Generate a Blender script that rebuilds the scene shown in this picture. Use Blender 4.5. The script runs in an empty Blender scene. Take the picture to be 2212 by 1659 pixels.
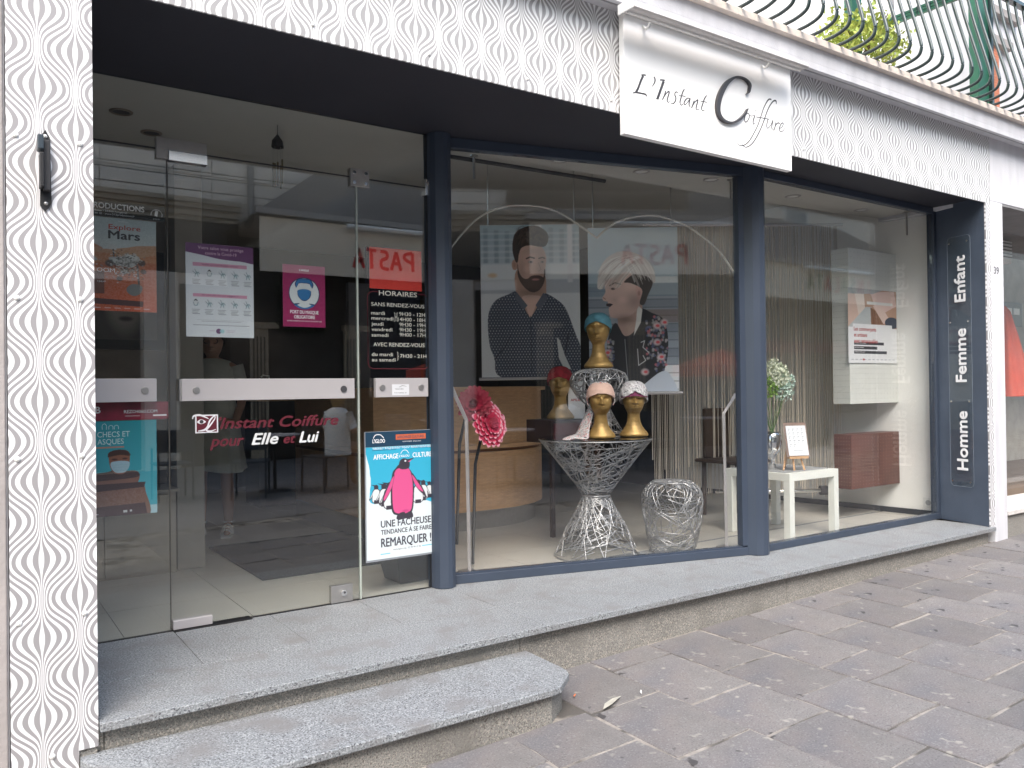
import bpy, bmesh, math, random
import numpy as np
from mathutils import Vector, Matrix
R = math.radians
rnd = random.Random(7)
scene = bpy.context.scene
col = scene.collection

# ------------------------------------------------------------------ camera
cam_d = bpy.data.cameras.new('camera')
cam = bpy.data.objects.new('camera', cam_d)
col.objects.link(cam)
yaw, pitch, roll = R(34.40999), R(0.3945), R(-0.73566)
f_ = Vector((math.sin(yaw) * math.cos(pitch), math.cos(yaw) * math.cos(pitch), math.sin(pitch)))
r_ = Vector((math.cos(yaw), -math.sin(yaw), 0)); u_ = r_.cross(f_)
cr, sr = math.cos(roll), math.sin(roll)
r2 = cr * r_ + sr * u_; u2 = -sr * r_ + cr * u_
M = Matrix((r2, u2, -f_)).transposed().to_4x4()
M.translation = Vector((0, -2.98748, 1.08))
cam.matrix_world = M
cam_d.sensor_width = 36.0
cam_d.lens = 1745.75 / 2212 * 36.0
cam_d.clip_start = 0.05
cam_d.clip_end = 500
scene.camera = cam

# ------------------------------------------------------------------ world, sun, exposure
SUN_EL, SUN_AZ = R(50), R(210)       # azimuth clockwise from +Y
w = bpy.data.worlds.new('World'); scene.world = w; w.use_nodes = True
nt = w.node_tree
sky = nt.nodes.new('ShaderNodeTexSky'); sky.sky_type = 'NISHITA'; sky.sun_disc = False
sky.sun_elevation = SUN_EL; sky.sun_rotation = SUN_AZ
sky.air_density = 1.6; sky.dust_density = 2.5; sky.ozone_density = 1.0
bg = nt.nodes['Background']; bg.inputs['Strength'].default_value = 0.15
nt.links.new(sky.outputs[0], bg.inputs['Color'])
sd = bpy.data.lights.new('sun', 'SUN'); sun = bpy.data.objects.new('sun', sd); col.objects.link(sun)
sd.energy = 1.5; sd.angle = R(40); sd.color = (1.0, 0.95, 0.89)
dv = Vector((math.sin(SUN_AZ) * math.cos(SUN_EL), math.cos(SUN_AZ) * math.cos(SUN_EL), math.sin(SUN_EL)))
sun.rotation_euler = dv.to_track_quat('Z', 'Y').to_euler()
scene.view_settings.view_transform = 'Standard'
scene.view_settings.look = 'None'
scene.view_settings.gamma = 1.0
scene.view_settings.use_curve_mapping = False
scene.view_settings.exposure = 1.55
scene.render.engine = 'CYCLES'
scene.cycles.transparent_max_bounces = 24
scene.cycles.max_bounces = 10
scene.cycles.diffuse_bounces = 5

# ------------------------------------------------------------------ materials
MT = {}
def nd(m, t, **kw):
    n = m.node_tree.nodes.new(t)
    for k, v in kw.items(): setattr(n, k, v)
    return n
def lk(m, a, b): m.node_tree.links.new(a, b)
def mat(name, c, rough=0.6, metal=0.0, vary=0.12, scale=8.0, bump=0.0, bscale=60.0, spec=0.5, rand=0.0, speck=None, aniso=None, coat=0.0):
    if name in MT: return MT[name]
    m = bpy.data.materials.new(name); m.use_nodes = True
    b = m.node_tree.nodes['Principled BSDF']
    b.inputs['Roughness'].default_value = rough; b.inputs['Metallic'].default_value = metal
    b.inputs['Specular IOR Level'].default_value = spec
    if coat: b.inputs['Coat Weight'].default_value = coat
    tc = nd(m, 'ShaderNodeTexCoord'); out = None
    no = nd(m, 'ShaderNodeTexNoise'); no.inputs['Scale'].default_value = scale; no.inputs['Detail'].default_value = 5
    if aniso:
        mp = nd(m, 'ShaderNodeMapping'); mp.inputs['Scale'].default_value = aniso
        lk(m, tc.outputs['Object'], mp.inputs['Vector']); lk(m, mp.outputs[0], no.inputs['Vector'])
    else: lk(m, tc.outputs['Object'], no.inputs['Vector'])
    mix = nd(m, 'ShaderNodeMix', data_type='RGBA')
    mix.inputs['A'].default_value = (*[x * (1 - vary) for x in c], 1)
    mix.inputs['B'].default_value = (*[min(1, x * (1 + vary)) for x in c], 1)
    mr = nd(m, 'ShaderNodeMapRange'); mr.inputs['From Min'].default_value = .3; mr.inputs['From Max'].default_value = .7
    lk(m, no.outputs['Fac'], mr.inputs['Value']); lk(m, mr.outputs[0], mix.inputs['Factor'])
    out = mix.outputs['Result']
    if speck:
        for cc, sc, lo, hi in speck:
            n2 = nd(m, 'ShaderNodeTexNoise'); n2.inputs['Scale'].default_value = sc; n2.inputs['Detail'].default_value = 2
            lk(m, tc.outputs['Object'], n2.inputs['Vector'])
            m2 = nd(m, 'ShaderNodeMapRange'); m2.inputs['From Min'].default_value = lo; m2.inputs['From Max'].default_value = hi
            lk(m, n2.outputs['Fac'], m2.inputs['Value'])
            mx = nd(m, 'ShaderNodeMix', data_type='RGBA'); mx.inputs['B'].default_value = (*cc, 1)
            lk(m, out, mx.inputs['A']); lk(m, m2.outputs[0], mx.inputs['Factor']); out = mx.outputs['Result']
    if rand:
        oi = nd(m, 'ShaderNodeObjectInfo'); hs = nd(m, 'ShaderNodeHueSaturation')
        m3 = nd(m, 'ShaderNodeMapRange'); m3.inputs['To Min'].default_value = 1 - rand; m3.inputs['To Max'].default_value = 1 + rand
        lk(m, oi.outputs['Random'], m3.inputs['Value']); lk(m, m3.outputs[0], hs.inputs['Value']); lk(m, out, hs.inputs['Color']); out = hs.outputs[0]
    lk(m, out, b.inputs['Base Color'])
    if bump:
        n4 = nd(m, 'ShaderNodeTexNoise'); n4.inputs['Scale'].default_value = bscale; n4.inputs['Detail'].default_value = 6
        lk(m, tc.outputs['Object'], n4.inputs['Vector'])
        bp = nd(m, 'ShaderNodeBump'); bp.inputs['Strength'].default_value = bump; bp.inputs['Distance'].default_value = .004
        lk(m, n4.outputs['Fac'], bp.inputs['Height']); lk(m, bp.outputs[0], b.inputs['Normal'])
    MT[name] = m
    return m
def emis(name, c, s):
    m = mat(name, c); b = m.node_tree.nodes['Principled BSDF']
    b.inputs['Emission Color'].default_value = (*c, 1); b.inputs['Emission Strength'].default_value = s
    return m
def glass_mat(name, f0, tint=(.97, .985, .98)):
    m = bpy.data.materials.new(name); m.use_nodes = True; N = m.node_tree.nodes
    N.remove(N['Principled BSDF']); o = N['Material Output']
    tr = nd(m, 'ShaderNodeBsdfTransparent'); tr.inputs[0].default_value = (*tint, 1)
    gl = nd(m, 'ShaderNodeBsdfGlossy'); gl.inputs['Roughness'].default_value = 0.0
    ge = nd(m, 'ShaderNodeNewGeometry'); d = nd(m, 'ShaderNodeVectorMath', operation='DOT_PRODUCT')
    lk(m, ge.outputs['Incoming'], d.inputs[0]); lk(m, ge.outputs['Normal'], d.inputs[1])
    a = nd(m, 'ShaderNodeMath', operation='ABSOLUTE'); lk(m, d.outputs['Value'], a.inputs[0])
    s = nd(m, 'ShaderNodeMath', operation='SUBTRACT'); s.inputs[0].default_value = 1; lk(m, a.outputs[0], s.inputs[1])
    p = nd(m, 'ShaderNodeMath', operation='POWER'); p.inputs[1].default_value = 5; lk(m, s.outputs[0], p.inputs[0])
    k = nd(m, 'ShaderNodeMath', operation='MULTIPLY_ADD'); k.inputs[1].default_value = 1 - f0; k.inputs[2].default_value = f0
    lk(m, p.outputs[0], k.inputs[0])
    mx = nd(m, 'ShaderNodeMixShader'); lk(m, k.outputs[0], mx.inputs[0]); lk(m, tr.outputs[0], mx.inputs[1]); lk(m, gl.outputs[0], mx.inputs[2])
    lk(m, mx.outputs[0], o.inputs['Surface']); MT[name] = m
    return m

granite = mat('granite_top', (.225, .238, .247), .5, vary=.07, scale=3, speck=[((.38, .395, .41), 140, .50, .61), ((.08, .08, .09), 150, .555, .63), ((.20, .195, .195), 7, .5, .8)], bump=.15, bscale=200)
granite_r = mat('granite_riser', (.225, .22, .205), .65, vary=.12, scale=4, speck=[((.38, .35, .31), 160, .50, .62), ((.09, .075, .065), 175, .555, .65), ((.17, .16, .145), 3, .58, .85)], bump=.25, bscale=200)
stone = mat('porphyry_stone', (.182, .168, .160), .8, vary=.16, scale=7, bump=.5, bscale=50, rand=.14, speck=[((.195, .160, .148), 1.7, .54, .72), ((.15, .143, .148), 2.6, .50, .72), ((.225, .215, .21), 130, .54, .68), ((.12, .113, .11), 145, .56, .68), ((.30, .28, .25), 16, .66, .74), ((.06, .055, .055), 10, .70, .73)])
mortar = mat('mortar', (.29, .26, .23), .95, vary=.3, scale=14, bump=.8, bscale=90, speck=[((.10, .09, .08), 6, .50, .62)])
navy = mat('navy_aluminium', (.042, .056, .084), .38, vary=.08, scale=3, bump=.04)
navy_wall = mat('navy_render', (.075, .096, .135), .55, vary=.10, scale=5, bump=.35, bscale=140)
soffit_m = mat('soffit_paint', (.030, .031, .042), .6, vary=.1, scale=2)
white_p = mat('white_render', (.60, .60, .63), .8, vary=.09, scale=1.6, aniso=(6, 6, 1), bump=.35, bscale=120)
white_s = mat('sign_white', (.90, .89, .88), .45, vary=.015, scale=3)
marble = mat('marble_lip', (.72, .64, .57), .6, vary=.08, scale=12)
sidewall = mat('neighbour_render', (.36, .33, .32), .85, vary=.12, scale=6, bump=.5, bscale=60)
steel = mat('brushed_steel', (.46, .45, .44), .38, .85, vary=.05, scale=40)
alu = mat('satin_aluminium', (.50, .475, .48), .5, .25, vary=.02)
chrome = mat('chrome', (.8, .8, .8), .12, 1.0, vary=.02)
black = mat('black_paint', (.012, .012, .014), .45, vary=.2)
darkgrey = mat('dark_grey', (.05, .05, .055), .6)
int_wall = mat('interior_wall', (.88, .87, .84), .85, vary=.05, scale=3, bump=.5, bscale=25)
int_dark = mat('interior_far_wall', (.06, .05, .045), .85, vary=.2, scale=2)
ceil_m = mat('interior_ceiling', (.56, .55, .52), .85, vary=.02)
tile_m = mat('floor_tile', (.50, .475, .43), .28, vary=.05, scale=3, rand=.02)
grout = mat('grout', (.16, .15, .14), .9)
beige = mat('beige_laminate', (.42, .38, .32), .5, vary=.04)
wood = mat('beech_wood', (.60, .36, .19), .42, vary=.14, scale=9, aniso=(2, 2, 14))
brownbox = mat('brown_perforated', (.115, .042, .028), .4, vary=.2, scale=4)
gold = mat('gold_paint', (.36, .225, .075), .42, .45, vary=.25, scale=14, bump=.25, bscale=60)
wire_m = mat('grey_wicker', (.38, .38, .39), .30, .6, vary=.2, scale=30)
string_m = mat('curtain_string', (.60, .54, .46), .7, vary=.1)
green_p = mat('green_paint', (.012, .10, .055), .4, vary=.15)
rail_m = mat('railing_paint', (.018, .035, .035), .3, vary=.2, coat=.4)
leaf_m = mat('leaf', (.30, .38, .07), .5, vary=.35, scale=30, rand=.0)
orange_shut = mat('orange_shutter', (.55, .20, .11), .6, vary=.1)
lt_white = mat('white_plastic', (.78, .78, .76), .4, vary=.02)
wtab = mat('white_lacquer', (.78, .79, .74), .35, vary=.01)
letter_w = mat('letter_white', (.85, .85, .87), .4, vary=.01)
letter_g = mat('letter_grey', (.05, .046, .05), .4, vary=.05)
letter_m = mat('letter_maroon', (.12, .010, .022), .5, vary=.05)
paper = mat('paper_white', (.70, .71, .73), .7, vary=.02)
skin = mat('skin', (.42, .24, .17), .5, vary=.08)
pane_m = glass_mat('pane_glass', .092)
pane2_m = glass_mat('double_glazing', .068, (.99, .995, .992))
acryl = glass_mat('acrylic', .05)

def pattern_mat(name, ox, zoff, T, dark, light, NS=14.0, GA=.52, WB=.0):
    m = bpy.data.materials.new(name); m.use_nodes = True
    b = m.node_tree.nodes['Principled BSDF']; b.inputs['Roughness'].default_value = .42
    tc = nd(m, 'ShaderNodeTexCoord'); sp = nd(m, 'ShaderNodeSeparateXYZ'); lk(m, tc.outputs['Object'], sp.inputs[0])
    def ma(op, a, bb=None):
        n = nd(m, 'ShaderNodeMath', operation=op)
        for i, v in enumerate((a, bb)):
            if v is None: continue
            if isinstance(v, (int, float)): n.inputs[i].default_value = v
            else: lk(m, v, n.inputs[i])
        return n.outputs[0]
    c = .1085
    u = ma('MULTIPLY', ma('SUBTRACT', sp.outputs['X'], ox), .5 / c)
    uw = ma('WRAP', u, .5); uw.node.inputs[2].default_value = -.5
    k2 = ma('MULTIPLY', ma('SUBTRACT', u, uw), 2.0)
    t = ma('MINIMUM', ma('MAXIMUM', ma('MULTIPLY', ma('ABSOLUTE', uw), 2.0), 1e-5), .99999); sg = ma('SIGN', uw)
    a = ma('COSINE', ma('MULTIPLY', ma('SUBTRACT', sp.outputs['Z'], zoff), 2 * math.pi / T))
    def squeeze(q):      # crowds the lines towards q = 0, leaves them evenly spaced elsewhere
        e = ma('SUBTRACT', 1.0, ma('EXPONENT', ma('MULTIPLY', q, -10.0)))
        return ma('MULTIPLY', e, ma('SUBTRACT', 1.0, q))
    w_a = ma('MULTIPLY', ma('POWER', ma('MULTIPLY', ma('ADD', 1.0001, a), .5), 1.5), GA)
    w_b = ma('MULTIPLY', ma('POWER', ma('MULTIPLY', ma('SUBTRACT', 1.0001, a), .5), 1.5), GA)
    gg = ma('ADD', t, ma('SUBTRACT', ma('MULTIPLY', w_a, squeeze(t)), ma('MULTIPLY', w_b, squeeze(ma('SUBTRACT', 1.0, t)))))
    pos = ma('GREATER_THAN', a, 0.0)
    phi = ma('ADD', k2, ma('MULTIPLY', sg, gg))
    s = ma('COSINE', ma('MULTIPLY', phi, NS * math.pi))
    tn = ma('ADD', ma('MULTIPLY', pos, t), ma('MULTIPLY', ma('SUBTRACT', 1.0, pos), ma('SUBTRACT', 1.0, t)))
    s = ma('ADD', s, ma('MULTIPLY', ma('MULTIPLY', ma('ABSOLUTE', a), ma('EXPONENT', ma('MULTIPLY', ma('MULTIPLY', tn, tn), -30.0))), WB))
    mr = nd(m, 'ShaderNodeMapRange'); mr.inputs['From Min'].default_value = -.10; mr.inputs['From Max'].default_value = .25
    lk(m, s, mr.inputs['Value'])
    mx = nd(m, 'ShaderNodeMix', data_type='RGBA'); mx.inputs['A'].default_value = (*dark, 1); mx.inputs['B'].default_value = (*light, 1)
    lk(m, mr.outputs[0], mx.inputs['Factor']); lk(m, mx.outputs['Result'], b.inputs['Base Color'])
    MT[name] = m
    return m
pat_a = pattern_mat('wave_pattern_pilaster', .215, .1745, .2535, (.30, .29, .30), (.78, .78, .80))
pat_b = pattern_mat('wave_pattern_fascia', 2.125, 2.585, .25, (.33, .325, .33), (.78, .78, .79), 12.0, .55, .25)

# ------------------------------------------------------------------ mesh helpers
class MB:
    def __init__(s): s.v = []; s.f = []; s.m = []; s.cuts = []
    def add(s, vs, fs, mi=0):
        o = len(s.v); s.v += [tuple(p) for p in vs]; s.f += [tuple(i + o for i in f) for f in fs]; s.m += [mi] * len(fs); return s
    def box(s, x0, x1, y0, y1, z0, z1, mi=0, T=None):
        vs = [(x, y, z) for x in (x0, x1) for y in (y0, y1) for z in (z0, z1)]
        if T: vs = [T @ Vector(p) for p in vs]
        return s.add(vs, [(0, 1, 3, 2), (4, 6, 7, 5), (0, 4, 5, 1), (2, 3, 7, 6), (0, 2, 6, 4), (1, 5, 7, 3)], mi)
    def prism(s, poly, z0, z1, mi=0, T=None):
        n = len(poly)
        vs = [(p[0], p[1], z0) for p in poly] + [(p[0], p[1], z1) for p in poly]
        if T: vs = [T @ Vector(p) for p in vs]
        return s.add(vs, [tuple(range(n))[::-1], tuple(range(n, 2 * n))] + [(i, (i + 1) % n, n + (i + 1) % n, n + i) for i in range(n)], mi)
    def tube(s, pts, r, n=6, mi=0, cap=True):
        pts = [Vector(p) for p in pts]; L = len(pts); vs = []; fs = []
        rr = r if isinstance(r, (list, tuple)) else [r] * L
        up = None
        for i, p in enumerate(pts):
            t = (pts[min(i + 1, L - 1)] - pts[max(i - 1, 0)]).normalized()
            if up is None: up = Vector((0, 0, 1)) if abs(t.z) < .9 else Vector((1, 0, 0))
            a = t.cross(up)
            if a.length < 1e-5: a = t.cross(Vector((0, 1, 0)))
            a.normalize(); b = t.cross(a).normalized(); up = -b if False else up
            for k in range(n):
                an = 2 * math.pi * k / n; vs.append(p + rr[i] * (math.cos(an) * a + math.sin(an) * b))
        for i in range(L - 1):
            for k in range(n): fs.append((i * n + k, i * n + (k + 1) % n, (i + 1) * n + (k + 1) % n, (i + 1) * n + k))
        if cap: fs += [tuple(range(n)), tuple(range((L - 1) * n, L * n))[::-1]]
        return s.add(vs, fs, mi)
    def lathe(s, prof, n=24, c=(0, 0), mi=0, cap=True):
        vs = [(c[0] + r * math.cos(2 * math.pi * k / n), c[1] + r * math.sin(2 * math.pi * k / n), z) for r, z in prof for k in range(n)]
        L = len(prof); fs = [(i * n + k, i * n + (k + 1) % n, (i + 1) * n + (k + 1) % n, (i + 1) * n + k) for i in range(L - 1) for k in range(n)]
        if cap: fs += [tuple(range(n))[::-1], tuple(range((L - 1) * n, L * n))]
        return s.add(vs, fs, mi)
    def quad(s, a, b, c, d, mi=0): return s.add([a, b, c, d], [(0, 1, 2, 3)], mi)
def build(name, mb, m, parent=None, smooth=False, bevel=0.0, loc=None):
    if name == 'lettering' and len(mb.cuts) > 1:
        cs = mb.cuts + [(len(mb.v), len(mb.f))]; cs[0] = (0, 0); o = None
        for (v0, f0), (v1, f1) in zip(cs[:-1], cs[1:]):
            q = MB(); q.v = mb.v[v0:v1]; q.f = [tuple(i - v0 for i in f) for f in mb.f[f0:f1]]; q.m = mb.m[f0:f1]
            if q.f: o = build(name, q, m, parent, smooth, bevel, loc)
        return o
    me = bpy.data.meshes.new(name); me.from_pydata([tuple(p) for p in mb.v], [], mb.f)
    for x in (m if isinstance(m, (list, tuple)) else [m]): me.materials.append(x)
    if any(mb.m): me.polygons.foreach_set('material_index', mb.m)
    if smooth: me.polygons.foreach_set('use_smooth', [True] * len(me.polygons))
    me.update()
    o = bpy.data.objects.new(name, me); col.objects.link(o)
    if parent: o.parent = parent
    if loc: o.location = loc
    if bevel:
        bv = o.modifiers.new('bevel', 'BEVEL'); bv.width = bevel; bv.segments = 2; bv.limit_method = 'ANGLE'; bv.angle_limit = R(50)
    return o
def tag(o, label=None, cat=None, group=None, kind=None):
    if label: o['label'] = label
    if cat: o['category'] = cat
    if group: o['group'] = group
    if kind: o['kind'] = kind
    return o
def thing(name, label, cat, loc=(0, 0, 0), rz=0, group=None):
    o = bpy.data.objects.new(name, None); col.objects.link(o); o.location = loc; o.rotation_euler = (0, 0, rz)
    o.empty_display_size = .05
    return tag(o, label, cat, group)
def structure(o): o['kind'] = 'structure'; return o
def dup(root, loc=None, rz=None, label=None):
    r = root.copy(); col.objects.link(r)
    if loc is not None: r.location = loc
    if rz is not None: r.rotation_euler = (0, 0, rz)
    if label: r['label'] = label
    for ch in list(root.children):
        c = ch.copy(); col.objects.link(c); c.parent = r
        for g in list(ch.children):
            d = g.copy(); col.objects.link(d); d.parent = c
    return r
def box(name, m, x0, x1, y0, y1, z0, z1, parent=None, bevel=0.0): return build(name, MB().box(x0, x1, y0, y1, z0, z1), m, parent, bevel=bevel)

# ------------------------------------------------------------------ lettering: flat text and pen strokes placed on a frame (origin, right, up, out)
_tc = {}
def text2d(body, shear=0.0, offset=0.0):
    k = (body, shear, offset)
    if k not in _tc:
        c = bpy.data.curves.new('t', 'FONT'); c.body = body; c.shear = shear; c.offset = offset; c.resolution_u = 3
        o = bpy.data.objects.new('t', c); me = o.to_mesh()
        _tc[k] = ([(v.co.x, v.co.y) for v in me.vertices], [tuple(p.vertices) for p in me.polygons])
        o.to_mesh_clear(); bpy.data.objects.remove(o); bpy.data.curves.remove(c)
    return _tc[k]
class Frame:
    def __init__(s, o, u, v, n=None):
        s.o = Vector(o); s.u = Vector(u).normalized(); s.v = Vector(v).normalized()
        s.n = Vector(n).normalized() if n is not None else s.u.cross(s.v).normalized()
    def p(s, x, y, d=0): return s.o + s.u * x + s.v * y + s.n * d
def put_text(mb, fr, body, x, y, h, w=None, shear=0.0, offset=0.0, align='l', d=.0005, mi=0, thick=0.0, maxw=None):
    """text with cap height h; w forces its total width"""
    vs, fs = text2d(body, shear, offset)
    if not vs: return
    mb.cuts.append((len(mb.v), len(mb.f)))
    if offset > .012 or (offset > 0 and 'M' in body):
        e = offset * h / .7; nc = len(mb.cuts)
        W0 = w - 2 * e if w else None
        for q, (dx, dy) in enumerate(((-e, 0), (e, 0), (0, -e * .8), (0, e * .8))): put_text(mb, fr, body, x + dx + (e if align == 'l' and w else 0), y + dy, h, W0, shear, 0.0, align, d + .00008 * q, mi, thick)
        del mb.cuts[nc:]; return
    x0 = min(a[0] for a in vs); x1 = max(a[0] for a in vs); s = h / .70
    sx = w / (x1 - x0) if w else s
    W = (x1 - x0) * sx
    ox = x - {'l': 0, 'c': W / 2, 'r': W}[align]
    pts = [((a - x0) * sx + ox, b * s + y) for a, b in vs]
    n = len(pts)
    mb.add([fr.p(a, b, d + thick) for a, b in pts], fs, mi)
    if thick:
        cnt = {}
        for f in fs:
            for i in range(len(f)):
                e = (f[i], f[(i + 1) % len(f)]); kk = (min(e), max(e))
                cnt.setdefault(kk, []).append(e)
        for kk, es in cnt.items():
            if len(es) == 1:
                a, b = es[0]
                mb.add([fr.p(*pts[a], d), fr.p(*pts[b], d), fr.p(*pts[b], d + thick), fr.p(*pts[a], d + thick)], [(0, 1, 2, 3)], mi)
def pen(mb, fr, pts, d=.0005, mi=0, thick=0.0, sub=6):
    """pts: (x, y, width) smoothed with Catmull-Rom"""
    P = [pts[0]] + list(pts) + [pts[-1]]; Q = []
    for i in range(1, len(P) - 2):
        p0, p1, p2, p3 = P[i - 1:i + 3]
        for k in range(sub):
            t = k / sub
            Q.append([.5 * ((2 * b) + (c - a) * t + (2 * a - 5 * b + 4 * c - e) * t * t + (-a + 3 * b - 3 * c + e) * t ** 3) for a, b, c, e in zip(p0, p1, p2, p3)])
    Q.append(list(pts[-1])); L = []; Rr = []
    for i, q in enumerate(Q):
        a = Q[max(i - 1, 0)]; b = Q[min(i + 1, len(Q) - 1)]
        dx, dy = b[0] - a[0], b[1] - a[1]; l = math.hypot(dx, dy) or 1
        nx, ny = -dy / l * max(q[2], 1e-4) / 2, dx / l * max(q[2], 1e-4) / 2
        L.append((q[0] + nx, q[1] + ny)); Rr.append((q[0] - nx, q[1] - ny))
    n = len(Q)
    vs = [fr.p(*a, d + thick) for a in L] + [fr.p(*a, d + thick) for a in Rr]
    fs = [(i, n + i, n + i + 1, i + 1) for i in range(n - 1)]
    mb.add(vs, fs, mi)
    if thick:
        for S in (L, Rr):
            mb.add([fr.p(*a, d) for a in S] + [fr.p(*a, d + thick) for a in S], [(i, i + 1, n + i + 1, n + i) for i in range(n - 1)], mi)

# ------------------------------------------------------------------ flat prints painted in code (posters)
def spline(P, closed=True, k=6):
    n = len(P); out = []
    for i in range(n if closed else n - 1):
        g = lambda j: P[j % n] if closed else P[min(max(j, 0), n - 1)]
        p0, p1, p2, p3 = g(i - 1), g(i), g(i + 1), g(i + 2)
        for j in range(k):
            t = j / k
            out.append(tuple(.5 * (2 * b + (c - a) * t + (2 * a - 5 * b + 4 * c - e) * t * t + (-a + 3 * b - 3 * c + e) * t ** 3) for a, b, c, e in zip(p0, p1, p2, p3)))
    if not closed: out.append(P[-1])
    return out
class Canvas:
    def __init__(s, w, h, c=(1, 1, 1)):
        s.w, s.h = w, h; s.a = np.empty((h, w, 3)); s.a[:] = c
        s.Y, s.X = np.mgrid[0:h, 0:w]; s.X = (s.X + .5) / w; s.Y = (s.Y + .5) / h
        s.rs = np.random.RandomState(3)
    def mask(s, P):
        P = np.array(P); m = np.zeros((s.h, s.w), bool)
        x0, y0 = P.min(0); x1, y1 = P.max(0)
        i0, i1 = max(0, int(y0 * s.h) - 1), min(s.h, int(y1 * s.h) + 2); j0, j1 = max(0, int(x0 * s.w) - 1), min(s.w, int(x1 * s.w) + 2)
        if i1 <= i0 or j1 <= j0: return m
        X = s.X[i0:i1, j0:j1]; Y = s.Y[i0:i1, j0:j1]; k = np.zeros(X.shape, bool)
        for (ax, ay), (bx, by) in zip(P, np.roll(P, -1, 0)):
            if ay == by: continue
            k ^= ((ay > Y) != (by > Y)) & (X < (bx - ax) * (Y - ay) / (by - ay) + ax)
        m[i0:i1, j0:j1] = k
        return m
    def poly(s, P, c, a=1.0, smooth=False, c2=None, vert=True):
        if smooth: P = spline(P)
        m = s.mask(P); C = np.array(c, float)
        if c2 is not None:
            P = np.array(P); G = s.Y if vert else s.X; i = 1 if vert else 0
            t = np.clip((G - P[:, i].min()) / max(1e-6, np.ptp(P[:, i])), 0, 1)[..., None]
            C = (C * (1 - t) + np.array(c2, float) * t)[m]
        s.a[m] = s.a[m] * (1 - a) + C * a
        return m
    def blob(s, P, c, a=1.0, **k): return s.poly(P, c, a, smooth=True, **k)
    def ell(s, cx, cy, rx, ry, c, a=1.0, soft=0.0):
        d = np.sqrt(((s.X - cx) / rx) ** 2 + ((s.Y - cy) / ry) ** 2)
        m = np.clip((1 - d) / soft, 0, 1) if soft else (d < 1) * 1.0
        s.a = s.a * (1 - m[..., None] * a) + np.array(c, float) * m[..., None] * a
    def rect(s, x0, y0, x1, y1, c, a=1.0): return s.poly([(x0, y0), (x1, y0), (x1, y1), (x0, y1)], c, a)
    def line(s, P, wd, c, a=1.0):
        asp = s.w / s.h; D = np.full((s.h, s.w), 9.0)
        for (ax, ay), (bx, by) in zip(P[:-1], P[1:]):
            dx, dy = bx - ax, (by - ay) / asp; l2 = dx * dx + dy * dy + 1e-12
            t = np.clip(((s.X - ax) * dx + (s.Y - ay) / asp * dy) / l2, 0, 1)
            D = np.minimum(D, np.hypot(s.X - ax - t * dx, (s.Y - ay) / asp - t * dy))
        m = np.clip((wd / 2 - D) * s.w + .5, 0, 1)[..., None] * a
        s.a = s.a * (1 - m) + np.array(c, float) * m
    def shade(s, cx, cy, rx, ry, v):
        g = np.exp(-((s.X - cx) / rx) ** 2 - ((s.Y - cy) / ry) ** 2)[..., None]; s.a = s.a * (1 + v * 3 * g)
    def noise(s, amt, m=None, cell=1):
        n = s.rs.rand(s.h // cell + 2, s.w // cell + 2).repeat(cell, 0).repeat(cell, 1)[:s.h, :s.w] - .5
        n = n[..., None] * amt
        if m is None: s.a = s.a + n
        else: s.a[m] = s.a[m] + np.broadcast_to(n, s.a.shape)[m]
    def blur(s, k=1):
        for _ in range(k):
            a = np.pad(s.a, ((1, 1), (1, 1), (0, 0)), 'edge')
            s.a = (a[1:-1, 1:-1] * 2 + a[:-2, 1:-1] + a[2:, 1:-1] + a[1:-1, :-2] + a[1:-1, 2:]) / 6
    def contrast(s, g, k=1.0): s.a = np.clip(s.a, 0, 1) ** g * k
    def material(s, name, rough=.45, coat=0.0):
        im = bpy.data.images.new(name, s.w, s.h); A = np.ones((s.h, s.w, 4), np.float32); L_ = np.clip(s.a, 0, 1); A[..., :3] = np.where(L_ <= .0031308, L_ * 12.92, 1.055 * np.maximum(L_, 1e-6) ** (1 / 2.4) - .055)
        im.pixels.foreach_set(np.ascontiguousarray(A[::-1]).ravel()); im.pack()
        m = bpy.data.materials.new(name); m.use_nodes = True; b = m.node_tree.nodes['Principled BSDF']
        b.inputs['Roughness'].default_value = rough; b.inputs['Coat Weight'].default_value = coat
        t = nd(m, 'ShaderNodeTexImage'); t.image = im
        hs = nd(m, 'ShaderNodeHueSaturation'); hs.inputs['Value'].default_value = .95
        lk(m, t.outputs[0], hs.inputs['Color']); lk(m, hs.outputs[0], b.inputs['Base Color'])
        return m
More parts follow.
